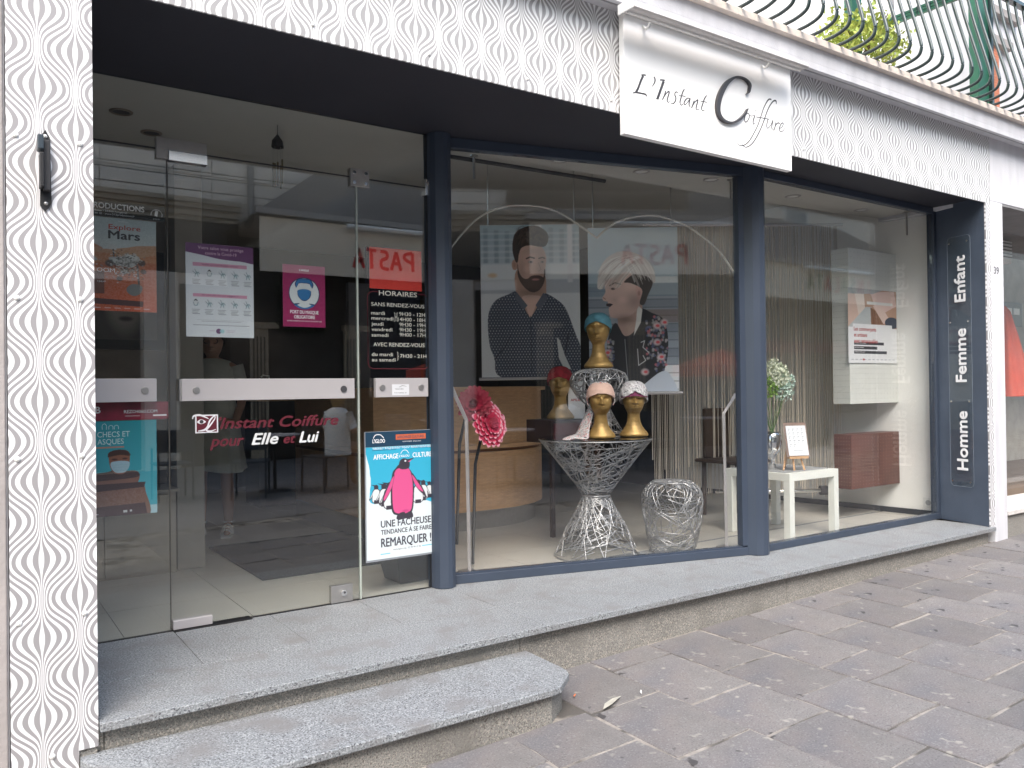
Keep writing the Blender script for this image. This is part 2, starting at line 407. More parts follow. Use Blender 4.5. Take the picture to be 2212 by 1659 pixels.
def sheet(name, fr, w, h, m, parent=None, thick=.0006, curl=0.0, nx=1, ny=1, backm=None, wob=0.0):
    """a thin sheet of real thickness, lower left corner at the frame's origin, printed on its out side"""
    vs = []; uv = []; rr = random.Random(len(name) * 7 + int(w * 1000))
    for j in range(ny + 1):
        for i in range(nx + 1):
            u, v = i / nx, j / ny
            d = wob * math.sin(u * 5 + v * 3) * math.sin(v * 4 + 1)
            vs.append(fr.p(u * w, v * h, d + curl * (max(0, u - .8) / .2) ** 2 * (1 - v))); uv.append((u, v))
    k = len(vs); vs += [p - fr.n * thick for p in vs]; fs = []; n1 = nx + 1
    for j in range(ny):
        for i in range(nx):
            a = j * n1 + i; fs.append((a, a + 1, a + n1 + 1, a + n1))
    nf = len(fs); fs += [tuple(x + k for x in f[::-1]) for f in fs]
    per = [i for i in range(n1)] + [j * n1 + nx for j in range(1, ny + 1)] + [ny * n1 + i for i in range(nx - 1, -1, -1)] + [j * n1 for j in range(ny - 1, 0, -1)]
    for a, b in zip(per, per[1:] + per[:1]): fs.append((a, a + k, b + k, b))
    me = bpy.data.meshes.new(name); me.from_pydata([tuple(p) for p in vs], [], fs)
    me.materials.append(m); me.materials.append(backm or paper)
    ul = me.uv_layers.new(name='UVMap'); U = []
    for p in me.polygons:
        if p.index >= nf: p.material_index = 1
        for li in p.loop_indices: ul.data[li].uv = uv[me.loops[li].vertex_index % k]
    o = bpy.data.objects.new(name, me); col.objects.link(o)
    if parent: o.parent = parent
    return o
SIGN_STROKES = [[2.8276,2.637,0.0071,2.8115,2.6084,0.0071,2.7921,2.5678,0.0071,2.7762,2.5441,0.0071],
[2.8151,2.6367,0.0041,2.8308,2.6409,0.0041,2.8452,2.6421,0.0041],
[2.7546,2.5353,0.0025,2.7762,2.5427,0.0046,2.8134,2.5455,0.0046,2.8415,2.5455,0.0051,2.8495,2.537,0.0041],
[2.9017,2.6464,0.0046,2.9085,2.6353,0.0051,2.9063,2.6209,0.0046,2.8964,2.605,0.0031,2.8866,2.5937,0.0015],
[2.9432,2.6392,0.0041,2.9614,2.6425,0.0041,2.9777,2.6435,0.0041],
[2.9691,2.6385,0.0086,2.9542,2.605,0.0086,2.9373,2.569,0.0086,2.9239,2.5407,0.0086],
[2.9117,2.5384,0.0031,2.9323,2.54,0.0031],
[2.9832,2.5921,0.0041,2.9729,2.5666,0.0041,2.9581,2.5403,0.0041],
[2.9648,2.551,0.0025,2.9862,2.5786,0.0031,3.0028,2.5922,0.0041,3.0073,2.5875,0.0046,2.9955,2.5569,0.0046,2.992,2.5421,0.0041,3.0017,2.5369,0.0025,3.0117,2.5436,0.0015],
[3.0711,2.5991,0.0025,3.0591,2.6015,0.0031,3.049,2.5933,0.0036,3.0488,2.5814,0.0046,3.0552,2.5685,0.0046,3.0481,2.5482,0.0041,3.0313,2.5346,0.0031,3.0181,2.5354,0.002],
[3.1188,2.6276,0.0031,3.1062,2.6094,0.0046,3.0921,2.5756,0.0046,3.0849,2.5552,0.0046,3.088,2.5415,0.0036,3.0981,2.541,0.0031,3.1084,2.5501,0.0015],
[3.0755,2.5843,0.0025,3.0991,2.5889,0.0025,3.1261,2.5903,0.0025],
[3.1615,2.5852,0.0025,3.143,2.5855,0.0031,3.1258,2.5726,0.0041,3.1153,2.5562,0.0046,3.1185,2.5473,0.0036,3.1322,2.5546,0.0025,3.1531,2.5778,0.0031,3.1601,2.5864,0.0041,3.1528,2.5634,0.0046,3.1525,2.5489,0.0041,3.1626,2.5421,0.002],
[3.191,2.5827,0.0041,3.1801,2.5589,0.0041,3.1694,2.5376,0.0041],
[3.1765,2.5486,0.0025,3.1942,2.5737,0.0031,3.2153,2.5898,0.0041,3.2166,2.5828,0.0046,3.2063,2.5542,0.0046,3.2039,2.5417,0.0041,3.2143,2.5373,0.0025,3.2284,2.5462,0.0015],
[3.2862,2.6279,0.0031,3.2681,2.6048,0.0046,3.2534,2.5728,0.0046,3.2459,2.5519,0.0046,3.2527,2.541,0.0031,3.2704,2.5467,0.0015],
[3.2383,2.5874,0.0025,3.2643,2.5904,0.0025,3.2869,2.5899,0.0025],
[3.597,2.6927,0.002,3.6143,2.7073,0.0061,3.6225,2.7319,0.0092,3.6229,2.7499,0.0102,3.5987,2.7679,0.0071,3.5607,2.7748,0.0056,3.5153,2.7694,0.0071,3.47,2.7479,0.0132,3.4249,2.7098,0.0193,3.3873,2.6575,0.0234,3.3659,2.6089,0.0244,3.3606,2.5634,0.0214,3.3737,2.5312,0.0173,3.406,2.5122,0.0112,3.45,2.5091,0.0076,3.4948,2.5205,0.0092,3.5405,2.5462,0.0112,3.5792,2.5811,0.0081,3.6014,2.6121,0.0025],
[3.614,2.594,0.0025,3.5944,2.5762,0.0036,3.5878,2.5547,0.0041,3.5952,2.5407,0.0036,3.613,2.55,0.0031,3.629,2.5748,0.0036,3.6255,2.5905,0.0031,3.614,2.594,0.0025],
[3.6254,2.5869,0.002,3.6447,2.5828,0.002,3.6722,2.5913,0.002],
[3.6777,2.5923,0.0036,3.6621,2.5628,0.0046,3.6617,2.5422,0.0036,3.6774,2.5476,0.0015],
[3.6822,2.6204,0.0041,3.6884,2.6174,0.0041],
[3.8222,2.7091,0.0046,3.8019,2.7067,0.0046,3.7813,2.6882,0.0041,3.7523,2.6463,0.0036,3.7273,2.5951,0.0036,3.6984,2.5384,0.0036,3.662,2.4859,0.0036,3.6221,2.4383,0.0036,3.5831,2.4116,0.0031,3.5449,2.403,0.0025,3.5188,2.4174,0.0015],
[3.8649,2.691,0.0025,3.8629,2.708,0.0056,3.8424,2.7051,0.0046,3.8133,2.6786,0.0041,3.7841,2.6366,0.0041,3.7548,2.5793,0.0041,3.7258,2.5276,0.0041,3.685,2.4692,0.0041,3.6451,2.4267,0.0036,3.6021,2.403,0.0031,3.5753,2.4053,0.0025,3.5604,2.4181,0.0015],
[3.6877,2.5854,0.0025,3.7351,2.5888,0.0025,3.7992,2.5925,0.0025],
[3.7895,2.5907,0.0031,3.7792,2.5629,0.0041,3.7788,2.543,0.0036,3.7916,2.5416,0.0025,3.8147,2.5639,0.0025,3.8332,2.5922,0.0036,3.8227,2.56,0.0041,3.8224,2.5443,0.0036,3.8353,2.5412,0.0015],
[3.86,2.5849,0.0041,3.8512,2.5597,0.0041,3.8384,2.5339,0.0041],
[3.8487,2.5567,0.002,3.868,2.5795,0.0031,3.8847,2.5866,0.0036,3.8945,2.5831,0.0031],
[3.8922,2.5563,0.002,3.9131,2.5678,0.0025,3.9261,2.5876,0.0031,3.9179,2.5925,0.0031,3.901,2.5789,0.0036,3.8896,2.5532,0.0041,3.8959,2.5395,0.0031,3.9167,2.5446,0.0025,3.9423,2.5676,0.0015]]
# ================================================================== SETTING: street, landing, step
GZ = lambda x, y=0: -.305 + .0285 * x
gx0, gx1, gy0, gy1 = -30, 60, -60, 1.2
g = MB().quad((gx0, gy0, GZ(gx0) - .002), (gx1, gy0, GZ(gx1) - .002), (gx1, gy1, GZ(gx1) - .002), (gx0, gy1, GZ(gx0) - .002))
pavement = structure(build('pavement', g, mortar))
g = MB().quad((gx0, gy0, GZ(gx0) + .004), (gx1, gy0, GZ(gx1) + .004), (gx1, -3.5, GZ(gx1) + .004), (gx0, -3.5, GZ(gx0) + .004))
structure(build('street', g, mat('street_paving', (.20, .185, .18), .85, vary=.2, scale=2, bump=.6, bscale=20)))
# porphyry paving: rows along Y, .38 m wide, joints as seen in the photograph where they show
XL = {1.74: 0, 2.11: 0, 2.49: 0, 2.87: 0, 3.25: 0, 3.63: 0, 4.01: 0, 4.39: 0, 4.745: 0, 5.12: 0}
xs = [1.74 - .376 * k for k in range(4, 0, -1)] + sorted(XL) + [5.12 + .377 * k for k in range(1, 23)]
KNOWN = {2.11: [-.44, -.93], 2.49: [-.15, -.625, -1.005, -1.42], 2.87: [-.46, -.86, -1.26], 3.25: [-.30, -.715, -.945, -1.44], 3.63: [-.45, -.865, -1.245],
         4.01: [-.20, -.605, -1.0], 4.39: [-.445, -.85, -1.2], 4.745: [-.24, -.62, -1.02], 1.74: [-.72, -1.12]}
ngon = 0
for i in range(len(xs) - 1):
    xa, xb = xs[i], xs[i + 1]
    ys = [0.022] + KNOWN.get(round(xa, 3), [])
    if len(ys) == 1: ys.append(-rnd.uniform(.2, .45))
    lim = -3.0 if xa < 6.5 else -1.9
    while ys[-1] > lim: ys.append(ys[-1] - rnd.choice([.36, .40, .42, .45, .50]))
    if xa < 2.1: ys = [-.405] + [y for y in ys if y < -.55]
    for ya, yb in zip(ys[:-1], ys[1:]):
        if xa < 1.0 and yb < -2.2: continue
        gp = [rnd.uniform(.002, .009) for _ in range(4)]; up = rnd.uniform(.0005, .0045)
        X0, X1, Y1, Y0 = xa + gp[0], xb - gp[1], ya - gp[2], yb + gp[3]
        bd = [(X0, Y0), (X0 + (X1 - X0) * .33, Y0), (X0 + (X1 - X0) * .66, Y0), (X1, Y0), (X1, (Y0 + Y1) / 2), (X1, Y1), (X0 + (X1 - X0) * .5, Y1), (X0, Y1), (X0, (Y0 + Y1) / 2)]
        bd = [(x + rnd.uniform(-.006, .006), y + rnd.uniform(-.006, .006)) for x, y in bd]
        cx, cy = (X0 + X1) / 2, (Y0 + Y1) / 2; tx, ty = rnd.uniform(-.007, .007), rnd.uniform(-.007, .007)
        zt = lambda x, y: GZ(x) + up + (x - cx) * tx + (y - cy) * ty
        n = len(bd); inn = [(cx + (x - cx) * .985, cy + (y - cy) * .988) for x, y in bd]
        vs = [(x - cx, y - cy, GZ(x) - .03) for x, y in bd] + [(x - cx, y - cy, zt(x, y) - .0035) for x, y in bd] + [(x - cx, y - cy, zt(x, y)) for x, y in inn]
        fs = [(k, (k + 1) % n, n + (k + 1) % n, n + k) for k in range(n)] + [(n + k, n + (k + 1) % n, 2 * n + (k + 1) % n, 2 * n + k) for k in range(n)] + [tuple(range(2 * n, 3 * n))]
        build('paving_stone', MB().add(vs, fs), stone, pavement, loc=(cx, cy, 0)); ngon += 1

# granite landing in front of the shop
landing = structure(build('granite_landing', MB().box(.36, 6.40, .05, .96, -.5, -.031), mortar))
JX = [.376, .80, 1.24, 1.695, 2.205, 3.08, 3.965, 4.80, 5.62, 6.42]
for i, (a, b) in enumerate(zip(JX[:-1], JX[1:])):
    e = .0012
    build('slab', MB().box(a + e, b - e, .387, .96, -.03, rnd.uniform(-.0006, .0006)), granite, landing, bevel=.0015)
for a, b in ((.376, 2.205), (2.205, 3.965), (3.965, 6.425)):
    build('slab', MB().box(a + .0012, b - .0012, -.022, .384, -.03, rnd.uniform(-.0005, .0005)), granite, landing, bevel=.003)
for a, b in ((.372, .392), (.395, 2.088), (2.092, 3.998), (4.002, 6.40)):
    build('riser', MB().box(a, b, .028, .048, -.45, -.032), granite_r, landing)
# lower entrance step with its clipped corner
st = thing('entrance_step', 'low granite step with clipped right corner below the salon landing', 'step')
out = [(.322, .024), (.318, -.02), (.335, -.06), (.46, -.415), (.50, -.432), (1.93, -.434), (1.975, -.425), (2.085, -.335), (2.105, -.30), (2.113, -.25), (2.118, .024)]
build('slab', MB().prism(out, -.133, -.105), granite, st, bevel=.004)
inn = [(.37, .02), (.37, -.03), (.49, -.395), (1.94, -.405), (2.062, -.315), (2.085, -.24), (2.09, .02)]
build('riser', MB().prism(inn, -.42, -.134), granite_r, st)

# ================================================================== FACADE
bld = thing('shop_building', 'ground floor facade of the hair salon with white wave patterned cladding', 'building')
# pilaster and fascia cores
build('wall', MB().box(.135, .368, .011, 1.3, -.078, 2.99), white_p, bld)
build('base', MB().box(.135, .371, .0105, 1.3, -.5, -.079), granite_r, bld)
build('wall', MB().box(.368, 6.44, .012, .30, 2.495, 2.99), white_p, bld)
pl = MB().add([(.128, 0, -.5), (.3165, 0, -.5), (.3165, 0, -.079), (.3735, 0, -.079), (.3735, 0, 2.443), (.3735, 0, 2.943), (.128, 0, 2.943)], [(0, 1, 2, 3, 4, 5, 6)])
pl.v += [(x, .010, z) for x, y, z in pl.v]; n = 7
pl.f += [tuple(range(7, 14))[::-1]] + [((k + 1) % 7, k, k + 7, (k + 1) % 7 + 7) for k in range(7)]; pl.m += [0] * 8
build('cladding_panel', pl, pat_a, bld)
for a, b in ((.3745, 2.72), (2.722, 4.0), (4.002, 6.452)):
    build('cladding_panel', MB().box(a, b, 0, .010, 2.443, 2.943), pat_b, bld)
build('cladding_panel', MB().box(6.385, 6.452, 0, .010, -.004, 2.4425), pat_a, bld)
def cap(x, z, y=0, r=.009, mm=lt_white, par=bld, name='screw_cap'):
    b = MB(); prof = [(r, 0), (r * .95, .003), (r * .6, .006), (.001, .0072)]; n = 12
    vs = [(x + q * math.cos(2 * math.pi * k / n), y - h, z + q * math.sin(2 * math.pi * k / n)) for q, h in prof for k in range(n)]
    fs = [(i * n + k, (i + 1) * n + k, (i + 1) * n + (k + 1) % n, i * n + (k + 1) % n) for i in range(3) for k in range(n)]
    return build(name, b.add(vs, fs), mm, par, smooth=True)
for x, z in ((.155, 1.906), (.335, 1.906), (.154, 1.39), (.332, 1.394), (.152, .88), (.333, .881), (.153, .363), (.336, .365), (.241, -.078), (.16, 2.41), (.335, 2.41)): cap(x, z)
for k in range(12):
    x = .63 + .5075 * k
    if not 2.66 < x < 4.02: cap(x, 2.496, r=.007)
for z in (2.33, 1.81, 1.29, .77, .25): cap(6.42, z, r=.005)
# navy soffit and right reveal
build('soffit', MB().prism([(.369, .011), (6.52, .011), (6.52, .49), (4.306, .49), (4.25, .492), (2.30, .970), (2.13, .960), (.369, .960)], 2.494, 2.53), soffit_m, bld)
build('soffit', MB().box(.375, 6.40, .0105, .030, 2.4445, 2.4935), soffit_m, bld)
rv = MB().prism([(6.384, .0115), (6.455, .0115), (6.62, .455), (6.502, .455)], .001, 2.4935); build('reveal', rv, navy_wall, bld)
build('reveal', MB().box(.300, .3725, .012, .93, .001, 2.4935), navy_wall, bld)
# white pillar, house number
pil = thing('white_pillar', 'narrow white rendered pillar with house number 39 right of the salon', 'pillar')
build('pillar', MB().box(6.454, 6.645, -.004, .24, -.4, 2.465), white_p, pil, bevel=.006)
build('pillar', MB().box(6.454, 12, -.003, .9, 2.466, 2.945), white_p, pil)
fr = Frame((6.445, -.004, 1.913), (1, 0, 0), (0, 0, 1)); b = MB(); put_text(b, fr, '39', .045, 0, .054, offset=.012, w=.078)
build('house_number', b, darkgrey, pil)

# left neighbour
lw = thing('neighbour_wall', 'grey pink rendered wall edge left of the patterned pilaster', 'wall')
build('wall', MB().box(-4, .121, .004, .5, -.09, 3.6), sidewall, lw, bevel=.004)
build('wall', MB().box(-4, .126, .018, .5, -.6, 3.6), white_p, lw)

# ---------------- shopfront frame
fm = thing('shopfront_frame', 'dark navy aluminium frame with two posts around the salon windows', 'window frame')
O1 = Vector((2.269, .91, 0)); U1 = Vector((1.937, -.48, 0)).normalized(); N1 = Vector((U1.y, -U1.x, 0))
T1 = Matrix.Translation(O1) @ Matrix(((U1.x, -N1.x, 0), (U1.y, -N1.y, 0), (0, 0, 1))).to_4x4()
def w1(u, d, z): return T1 @ Vector((u, d, z))     # d grows inwards
build('post', MB().prism([(2.128, .96), (2.136, .90), (2.150, .865), (2.19, .842), (2.215, .842), (2.246, .862), (2.262, .908), (2.262, .96)], .0005, 2.4935), navy, fm, bevel=.004)
build('post', MB().prism([(4.165, .52), (4.165, .445), (4.19, .392), (4.225, .366), (4.262, .360), (4.292, .375), (4.305, .428), (4.305, .52)], .0005, 2.4935), navy, fm, bevel=.004)
build('rail', MB().box(-.005, 1.962, 0, .06, .0005, .050, T=T1), navy, fm, bevel=.003)
build('rail', MB().box(0, 1.962, .012, .05, .0505, .060, T=T1), navy, fm)
build('rail', MB().box(0, 1.962, 0, .06, 2.435, 2.493, T=T1), navy, fm, bevel=.003)
build('stile', MB().box(1.915, 1.965, .001, .06, .061, 2.434, T=T1), navy, fm, bevel=.003)
build('rail', MB().box(4.306, 6.500, .43, .49, .0005, .046), navy, fm, bevel=.003)
build('rail', MB().box(4.306, 6.500, .43, .49, 2.448, 2.493), navy, fm, bevel=.003)
build('stile', MB().box(6.458, 6.500, .431, .49, .047, 2.447), navy, fm, bevel=.003)
build('stile', MB().box(2.130, 2.148, .928, .958, .003, 2.492), black, fm)

# ---------------- glazing
def pane(name, mb, label, cat='window', m=None, parent=None):
    o = build(name, mb, m or pane2_m, parent)
    return tag(o, label, cat) if not parent else o
pane('window_pane', MB().box(.008, 1.918, .022, .046, .0605, 2.4345, T=T1), 'large angled display window between the two navy posts')
pane('window_pane', MB().box(4.3055, 6.4575, .448, .472, .0465, 2.4475), 'right display window beside the Homme Femme Enfant sign')
G = .94
def seam(par, a, b, z0, z1, y=G):   # polished green-grey glass edge
    return build('glass_edge', MB().box(a, b, y - .006, y + .006, z0, z1), mat('glass_edge', (.38, .42, .38), .3, vary=.1), par)
t = thing('side_glass_panel', 'fixed left glass panel with the Mars poster behind it', 'glass panel')
build('pane', MB().box(.372, .7885, G - .005, G + .005, .003, 2.193), pane_m, t)
bar = build('push_bar', MB().box(.40, .733, G - .040, G - .012, 1.047, 1.150), alu, t, bevel=.002)
def disc(name, x, z, y, r, mm, par, dp=.006):
    n = 20; vs = [(x + r * math.cos(2 * math.pi * k / n), yy, z + r * math.sin(2 * math.pi * k / n)) for yy in (y, y - dp) for k in range(n)]
    return build(name, MB().add(vs, [tuple(range(n)), tuple(range(n, 2 * n))[::-1]] + [(k, n + k, n + (k + 1) % n, (k + 1) % n) for k in range(n)]), mm, par, bevel=.001)
disc('bolt', .684, 1.098, G - .0405, .0155, steel, bar)
door = thing('glass_door', 'frameless glass salon door with wide silver push bar and floor lock', 'door')
build('pane', MB().box(.796, 1.7135, G - .005, G + .005, .008, 2.190), pane_m, door)
build('glass_edge', MB().box(.7895, .7930, G - .004, G + .006, .008, 2.19), mat('edge_dark', (.10, .095, .085), .4), door); seam(t, .3725, .3735, .01, .02); MT['glass_edge'].node_tree.nodes['Principled BSDF'].inputs['Roughness'].default_value = .25
bar = build('push_bar', MB().box(.838, 1.681, G - .042, G - .012, 1.046, 1.148), alu, door, bevel=.002)
build('bar_end', MB().box(.829, .8375, G - .042, G - .012, 1.047, 1.147), steel, door)
disc('bolt', .902, 1.096, G - .0425, .016, steel, bar); disc('bolt', 1.620, 1.094, G - .0425, .0165, darkgrey, bar)
build('top_patch', MB().box(.796, .968, G - .022, G + .022, 2.146, 2.192), chrome, door, bevel=.002)
build('bottom_patch', MB().box(.797, .970, G - .020, G + .020, .006, .048), alu, door, bevel=.003)
lkb = build('lock', MB().box(1.553, 1.669, G - .016, G + .016, .005, .092), steel, door, bevel=.0015)
disc('cylinder', 1.617, .052, G - .0165, .016, chrome, lkb, .012); disc('keyhole', 1.620, .056, G - .029, .006, darkgrey, lkb, .001)
t2 = thing('narrow_glass_panel', 'narrow fixed glass panel with the opening hours lettering', 'glass panel')
build('pane', MB().box(1.7235, 2.130, G - .005, G + .005, .003, 2.193), pane_m, t2)
seam(t2, 1.7140, 1.7230, .003, 2.193)
bar = build('push_bar', MB().box(1.800, 2.110, G - .040, G - .012, 1.048, 1.149), alu, t2, bevel=.002)
disc('bolt', 1.836, 1.099, G - .0405, .016, steel, bar); disc('bolt', 2.065, 1.099, G - .0405, .016, steel, bar)
top = thing('transom_glass', 'glass transom panel above the salon door with metal patch fittings', 'glass panel')
build('pane', MB().box(.372, 2.130, G - .005, G + .005, 2.200, 2.493), pane_m, top)
build('patch_fitting', MB().box(.744, .966, G - .020, G + .020, 2.1935, 2.246), steel, top, bevel=.002)
build('patch_fitting', MB().box(.744, .7945, G - .019, G + .019, 2.150, 2.193), steel, top, bevel=.001)
pf = build('patch_fitting', MB().box(1.681, 1.786, G - .020, G + .020, 2.146, 2.240), steel, top, bevel=.002)
for dx, dz in ((.02, .02), (.085, .02), (.02, .072), (.085, .072)): disc('bolt', 1.681 + dx, 2.146 + dz, G - .0205, .0095, chrome, pf, .004)
pf = build('patch_fitting', MB().box(2.115, 2.152, G - .028, G + .020, 2.150, 2.240), chrome, top, bevel=.002)
disc('bolt', 2.133, 2.215, G - .0285, .010, steel, pf, .004)
build('glass_edge', MB().box(.372, 2.13, G - .0052, G + .0052, 2.1942, 2.1990), darkgrey, top)
box('floor_spring_cover', black, .800, 1.150, G - .035, G + .03, .0008, .004).parent = door
build('floor_channel', MB().box(.376, 2.128, G - .009, G + .009, .0006, .0028), black, door)

# ---------------- balcony above
bal = thing('balcony', 'white balcony edge with stepped underside and marble lip above the salon', 'balcony')
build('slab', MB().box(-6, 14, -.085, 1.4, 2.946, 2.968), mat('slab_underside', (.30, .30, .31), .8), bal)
build('slab', MB().box(-6, 14, -.112, 1.4, 2.9285 + .04, 3.058), white_p, bal)
build('slab', MB().box(-6, 14, -.112, -.086, 2.930, 2.9675), white_p, bal)
build('slab', MB().box(-6, 14, -.05, .0, 2.9435, 2.9457), white_p, bal)
cr_ = [-6, -3.2, -1.4, .3, 1.6, 2.9, 4.209, 4.345, 4.749, 4.858, 5.128, 6.125, 6.24, 8.0, 9.5, 11, 14]
for a, b_ in zip(cr_[:-1], cr_[1:]):
    build('marble_slab', MB().box(a + .0015, b_ - .0015, -.148, 1.2, 3.059, 3.100), marble, bal, bevel=.002)
# pot bellied railing
rl = thing('balcony_railing', 'dark green balcony railing of outward curving bars', 'railing')
prof = [(-.06, 3.112), (-.150, 3.113), (-.196, 3.116), (-.245, 3.127), (-.278, 3.145), (-.292, 3.18), (-.290, 3.215), (-.270, 3.30), (-.235, 3.43), (-.19, 3.60), (-.15, 3.78), (-.125, 3.95)]
sp = spline(prof, closed=False, k=4)
bm0 = MB().tube([(0, y, z) for y, z in sp], .0105, 8)
proto = build('baluster', bm0, rail_m, rl, smooth=True, loc=(4.098 - .1262 * 12, 0, 0))
for k in range(1, 44):
    o = proto.copy(); col.objects.link(o); o.parent = rl; o.location = (4.098 + .1262 * (k - 12), 0, 0)
build('handrail', MB().box(2.4, 8.6, -.15, -.10, 3.95, 3.975), rail_m, rl)

# upper storey
up = thing('upper_storey', 'white upper storey wall with green wooden parts behind the balcony railing', 'wall')
build('wall', MB().box(-6, 14, .95, 1.3, 3.101, 7.5), mat('bright_render', (.90, .90, .90), .8, vary=.02), up)
sh = thing('green_shutter', 'open green wooden shutter leaf left of the balcony plant', 'shutter')
build('leaf', MB().box(4.99, 5.10, .18, .24, 3.101, 5.3), green_p, sh)
sh = thing('green_shutter', 'wide dark green shutter leaf right of the slatted beam', 'shutter')
build('leaf', MB().box(6.36, 6.52, .02, .09, 3.101, 5.6), green_p, sh, bevel=.004)
build('stile', MB().box(6.525, 6.555, .0, .07, 3.101, 5.6), rail_m, sh)
bm_ = thing('slatted_beam', 'green beam of stacked slats running out from the balcony wall', 'beam')
for k in range(3):
    build('slat', MB().box(5.498, 5.522, -.75, .31, 3.640 + .021 * k, 3.656 + .021 * k), green_p, bm_)
for k in range(11): build('clip', MB().box(5.494, 5.526, .28 - .09 * k, .285 - .09 * k, 3.638, 3.70), rail_m, bm_)
side = thing('side_house', 'pale house wall with grey ledges and an orange shutter beyond the balcony', 'house')
build('wall', MB().box(6.75, 8.5, .215, .9, 3.101, 6), white_p, side)
for x0, x1, z0, z1 in ((6.79, 7.40, 4.09, 4.15), (6.77, 7.25, 3.84, 3.905)): build('ledge', MB().box(x0, x1, .16, .22, z0, z1), mat('ledge_grey', (.30, .28, .27), .8), side)
for k in range(24): build('shutter_slat', MB().box(6.80, 7.06, .19, .214, 3.32 + .0215 * k, 3.3385 + .0215 * k), orange_shut, side)
# plant in a pot on the balcony
pt = thing('balcony_plant', 'leafy green shrub in a pot behind the balcony railing', 'plant')
build('pot', MB().lathe([(.07, 3.1005), (.09, 3.12), (.10, 3.20), (.105, 3.21), (.09, 3.21), (.08, 3.18)], 20, (5.0, .16)), mat('terracotta', (.35, .14, .08), .8), pt)
b = MB()
for k in range(22):
    a = rnd.uniform(0, 6.28); b.tube([(5.0, .16, 3.25), (5.0 + .1 * math.cos(a), .16 + .1 * math.sin(a), 3.36), (5.0 + .26 * math.cos(a) * rnd.uniform(.4, 1), .16 + .24 * math.sin(a) * rnd.uniform(.4, 1), 3.36 + rnd.uniform(0, .2))], .004, 4)
build('stem', b, mat('twig', (.09, .06, .03), .8), pt)
b = MB()
def leaf(b, c, L, Wd, rr, mi=0):
    d = Vector((rr.gauss(0, 1), rr.gauss(0, 1), rr.gauss(.5, .8))).normalized(); s = d.cross(Vector((rr.random(), rr.random(), rr.random()))).normalized(); n_ = d.cross(s)
    b.add([c, c + d * L * .5 + s * Wd * .5 + n_ * Wd * .15, c + d * L, c + d * L * .5 - s * Wd * .5 + n_ * Wd * .15], [(0, 1, 2), (0, 2, 3)], mi)
for k in range(1500):
    th, ph_ = rnd.uniform(0, 6.28), math.acos(rnd.uniform(-.6, 1)); q = rnd.uniform(.55, 1) * (1 + .22 * math.sin(3 * th) * math.sin(4 * ph_))
    q *= rnd.choice([.75, 1, 1, 1.12]); c = Vector((4.98 + .36 * q * math.sin(ph_) * math.cos(th), .12 + .25 * q * math.sin(ph_) * math.sin(th), 3.33 + .23 * q * math.cos(ph_)))
    leaf(b, c, rnd.uniform(.035, .06), rnd.uniform(.014, .024), rnd, rnd.choice([0, 0, 1]))
lf = build('foliage', b, [leaf_m, mat('young_leaf', (.42, .48, .10), .5, vary=.3, scale=30)], pt)

# ---------------- salon sign
sg = thing('shop_sign', 'white salon name board with L Instant Coiffure in grey script', 'sign')
build('board', MB().box(2.700, 4.000, -.052, -.016, 2.326, 2.918), white_s, sg, bevel=.003)
fr = Frame((0, -.052, 0), (1, 0, 0), (0, 0, 1))
for ids in ((0, 1, 2), (3,), (4, 5, 6), (7, 8), (9,), (10, 11), (12,), (13, 14), (15, 16), (17,), (18, 19), (20, 21), (22,), (23, 24), (25,), (26, 27), (28,)):
    b = MB()
    for i in ids:
        s_ = SIGN_STROKES[i]; big = i == 17
        pen(b, fr, [(s_[k], s_[k + 1], s_[k + 2] * (1.2 if big else 1.8)) for k in range(0, len(s_), 3)], d=.0006 + .0001 * ids.index(i), thick=.018 if big else 0.0, sub=8)
    build('large_letter' if ids == (17,) else 'letter', b, letter_g, sg)
lb = thing('sign_light', 'long slim light fitting on two arms above the salon name board', 'light fitting')
pr = [(-.215, 2.868), (-.205, 2.892), (-.17, 2.905), (-.13, 2.903), (-.115, 2.885), (-.12, 2.875), (-.20, 2.862)]
b = MB(); vs = [(x, y, z) for x in (2.615, 3.95) for y, z in pr]; n = len(pr)
b.add(vs, [tuple(range(n)), tuple(range(n, 2 * n))[::-1]] + [(k, n + k, n + (k + 1) % n, (k + 1) % n) for k in range(n)])
build('housing', b, mat('fitting_grey', (.50, .48, .47), .45), lb, bevel=.002)
build('end_cap', MB().box(2.607, 2.6145, -.217, -.113, 2.858, 2.907), lt_white, lb, bevel=.002)
build('tube', MB().tube([(2.63, -.16, 2.866), (3.94, -.16, 2.866)], .008, 10), lt_white, lb)
for x in (2.83, 3.74):
    build('arm', MB().tube([(x, -.052, 2.885), (x, -.075, 2.862), (x, -.095, 2.868), (x, -.11, 2.887), (x, -.14, 2.898)], .007, 8), lt_white, lb, smooth=True)

# ---------------- shutter bracket on the pilaster
br = thing('shutter_bracket', 'black metal awning crank bracket on the patterned pilaster', 'bracket')
b = MB(); P = [(.236, 1.935), (.249, 1.910), (.252, 1.70), (.244, 1.683), (.232, 1.672), (.220, 1.690), (.222, 1.912)]
vs = [(x, y, z) for y in (-.0005, -.006) for x, z in P]; n = len(P)
b.add(vs, [tuple(range(n)), tuple(range(n, 2 * n))[::-1]] + [(k, n + k, n + (k + 1) % n, (k + 1) % n) for k in range(n)]); build('plate', b, black, br)
build('arm', MB().box(.228, .247, -.035, -.0065, 1.735, 1.895), mat('bracket_grey', (.03, .03, .034), .5), br, bevel=.002)
build('arm', MB().box(.2165, .2275, -.06, -.0065, 1.74, 1.848), black, br, bevel=.002)
build('roller', MB().box(.211, .2275, -.06, -.01, 1.858, 1.905), mat('bracket_blue', (.03, .045, .06), .4), br, bevel=.003)
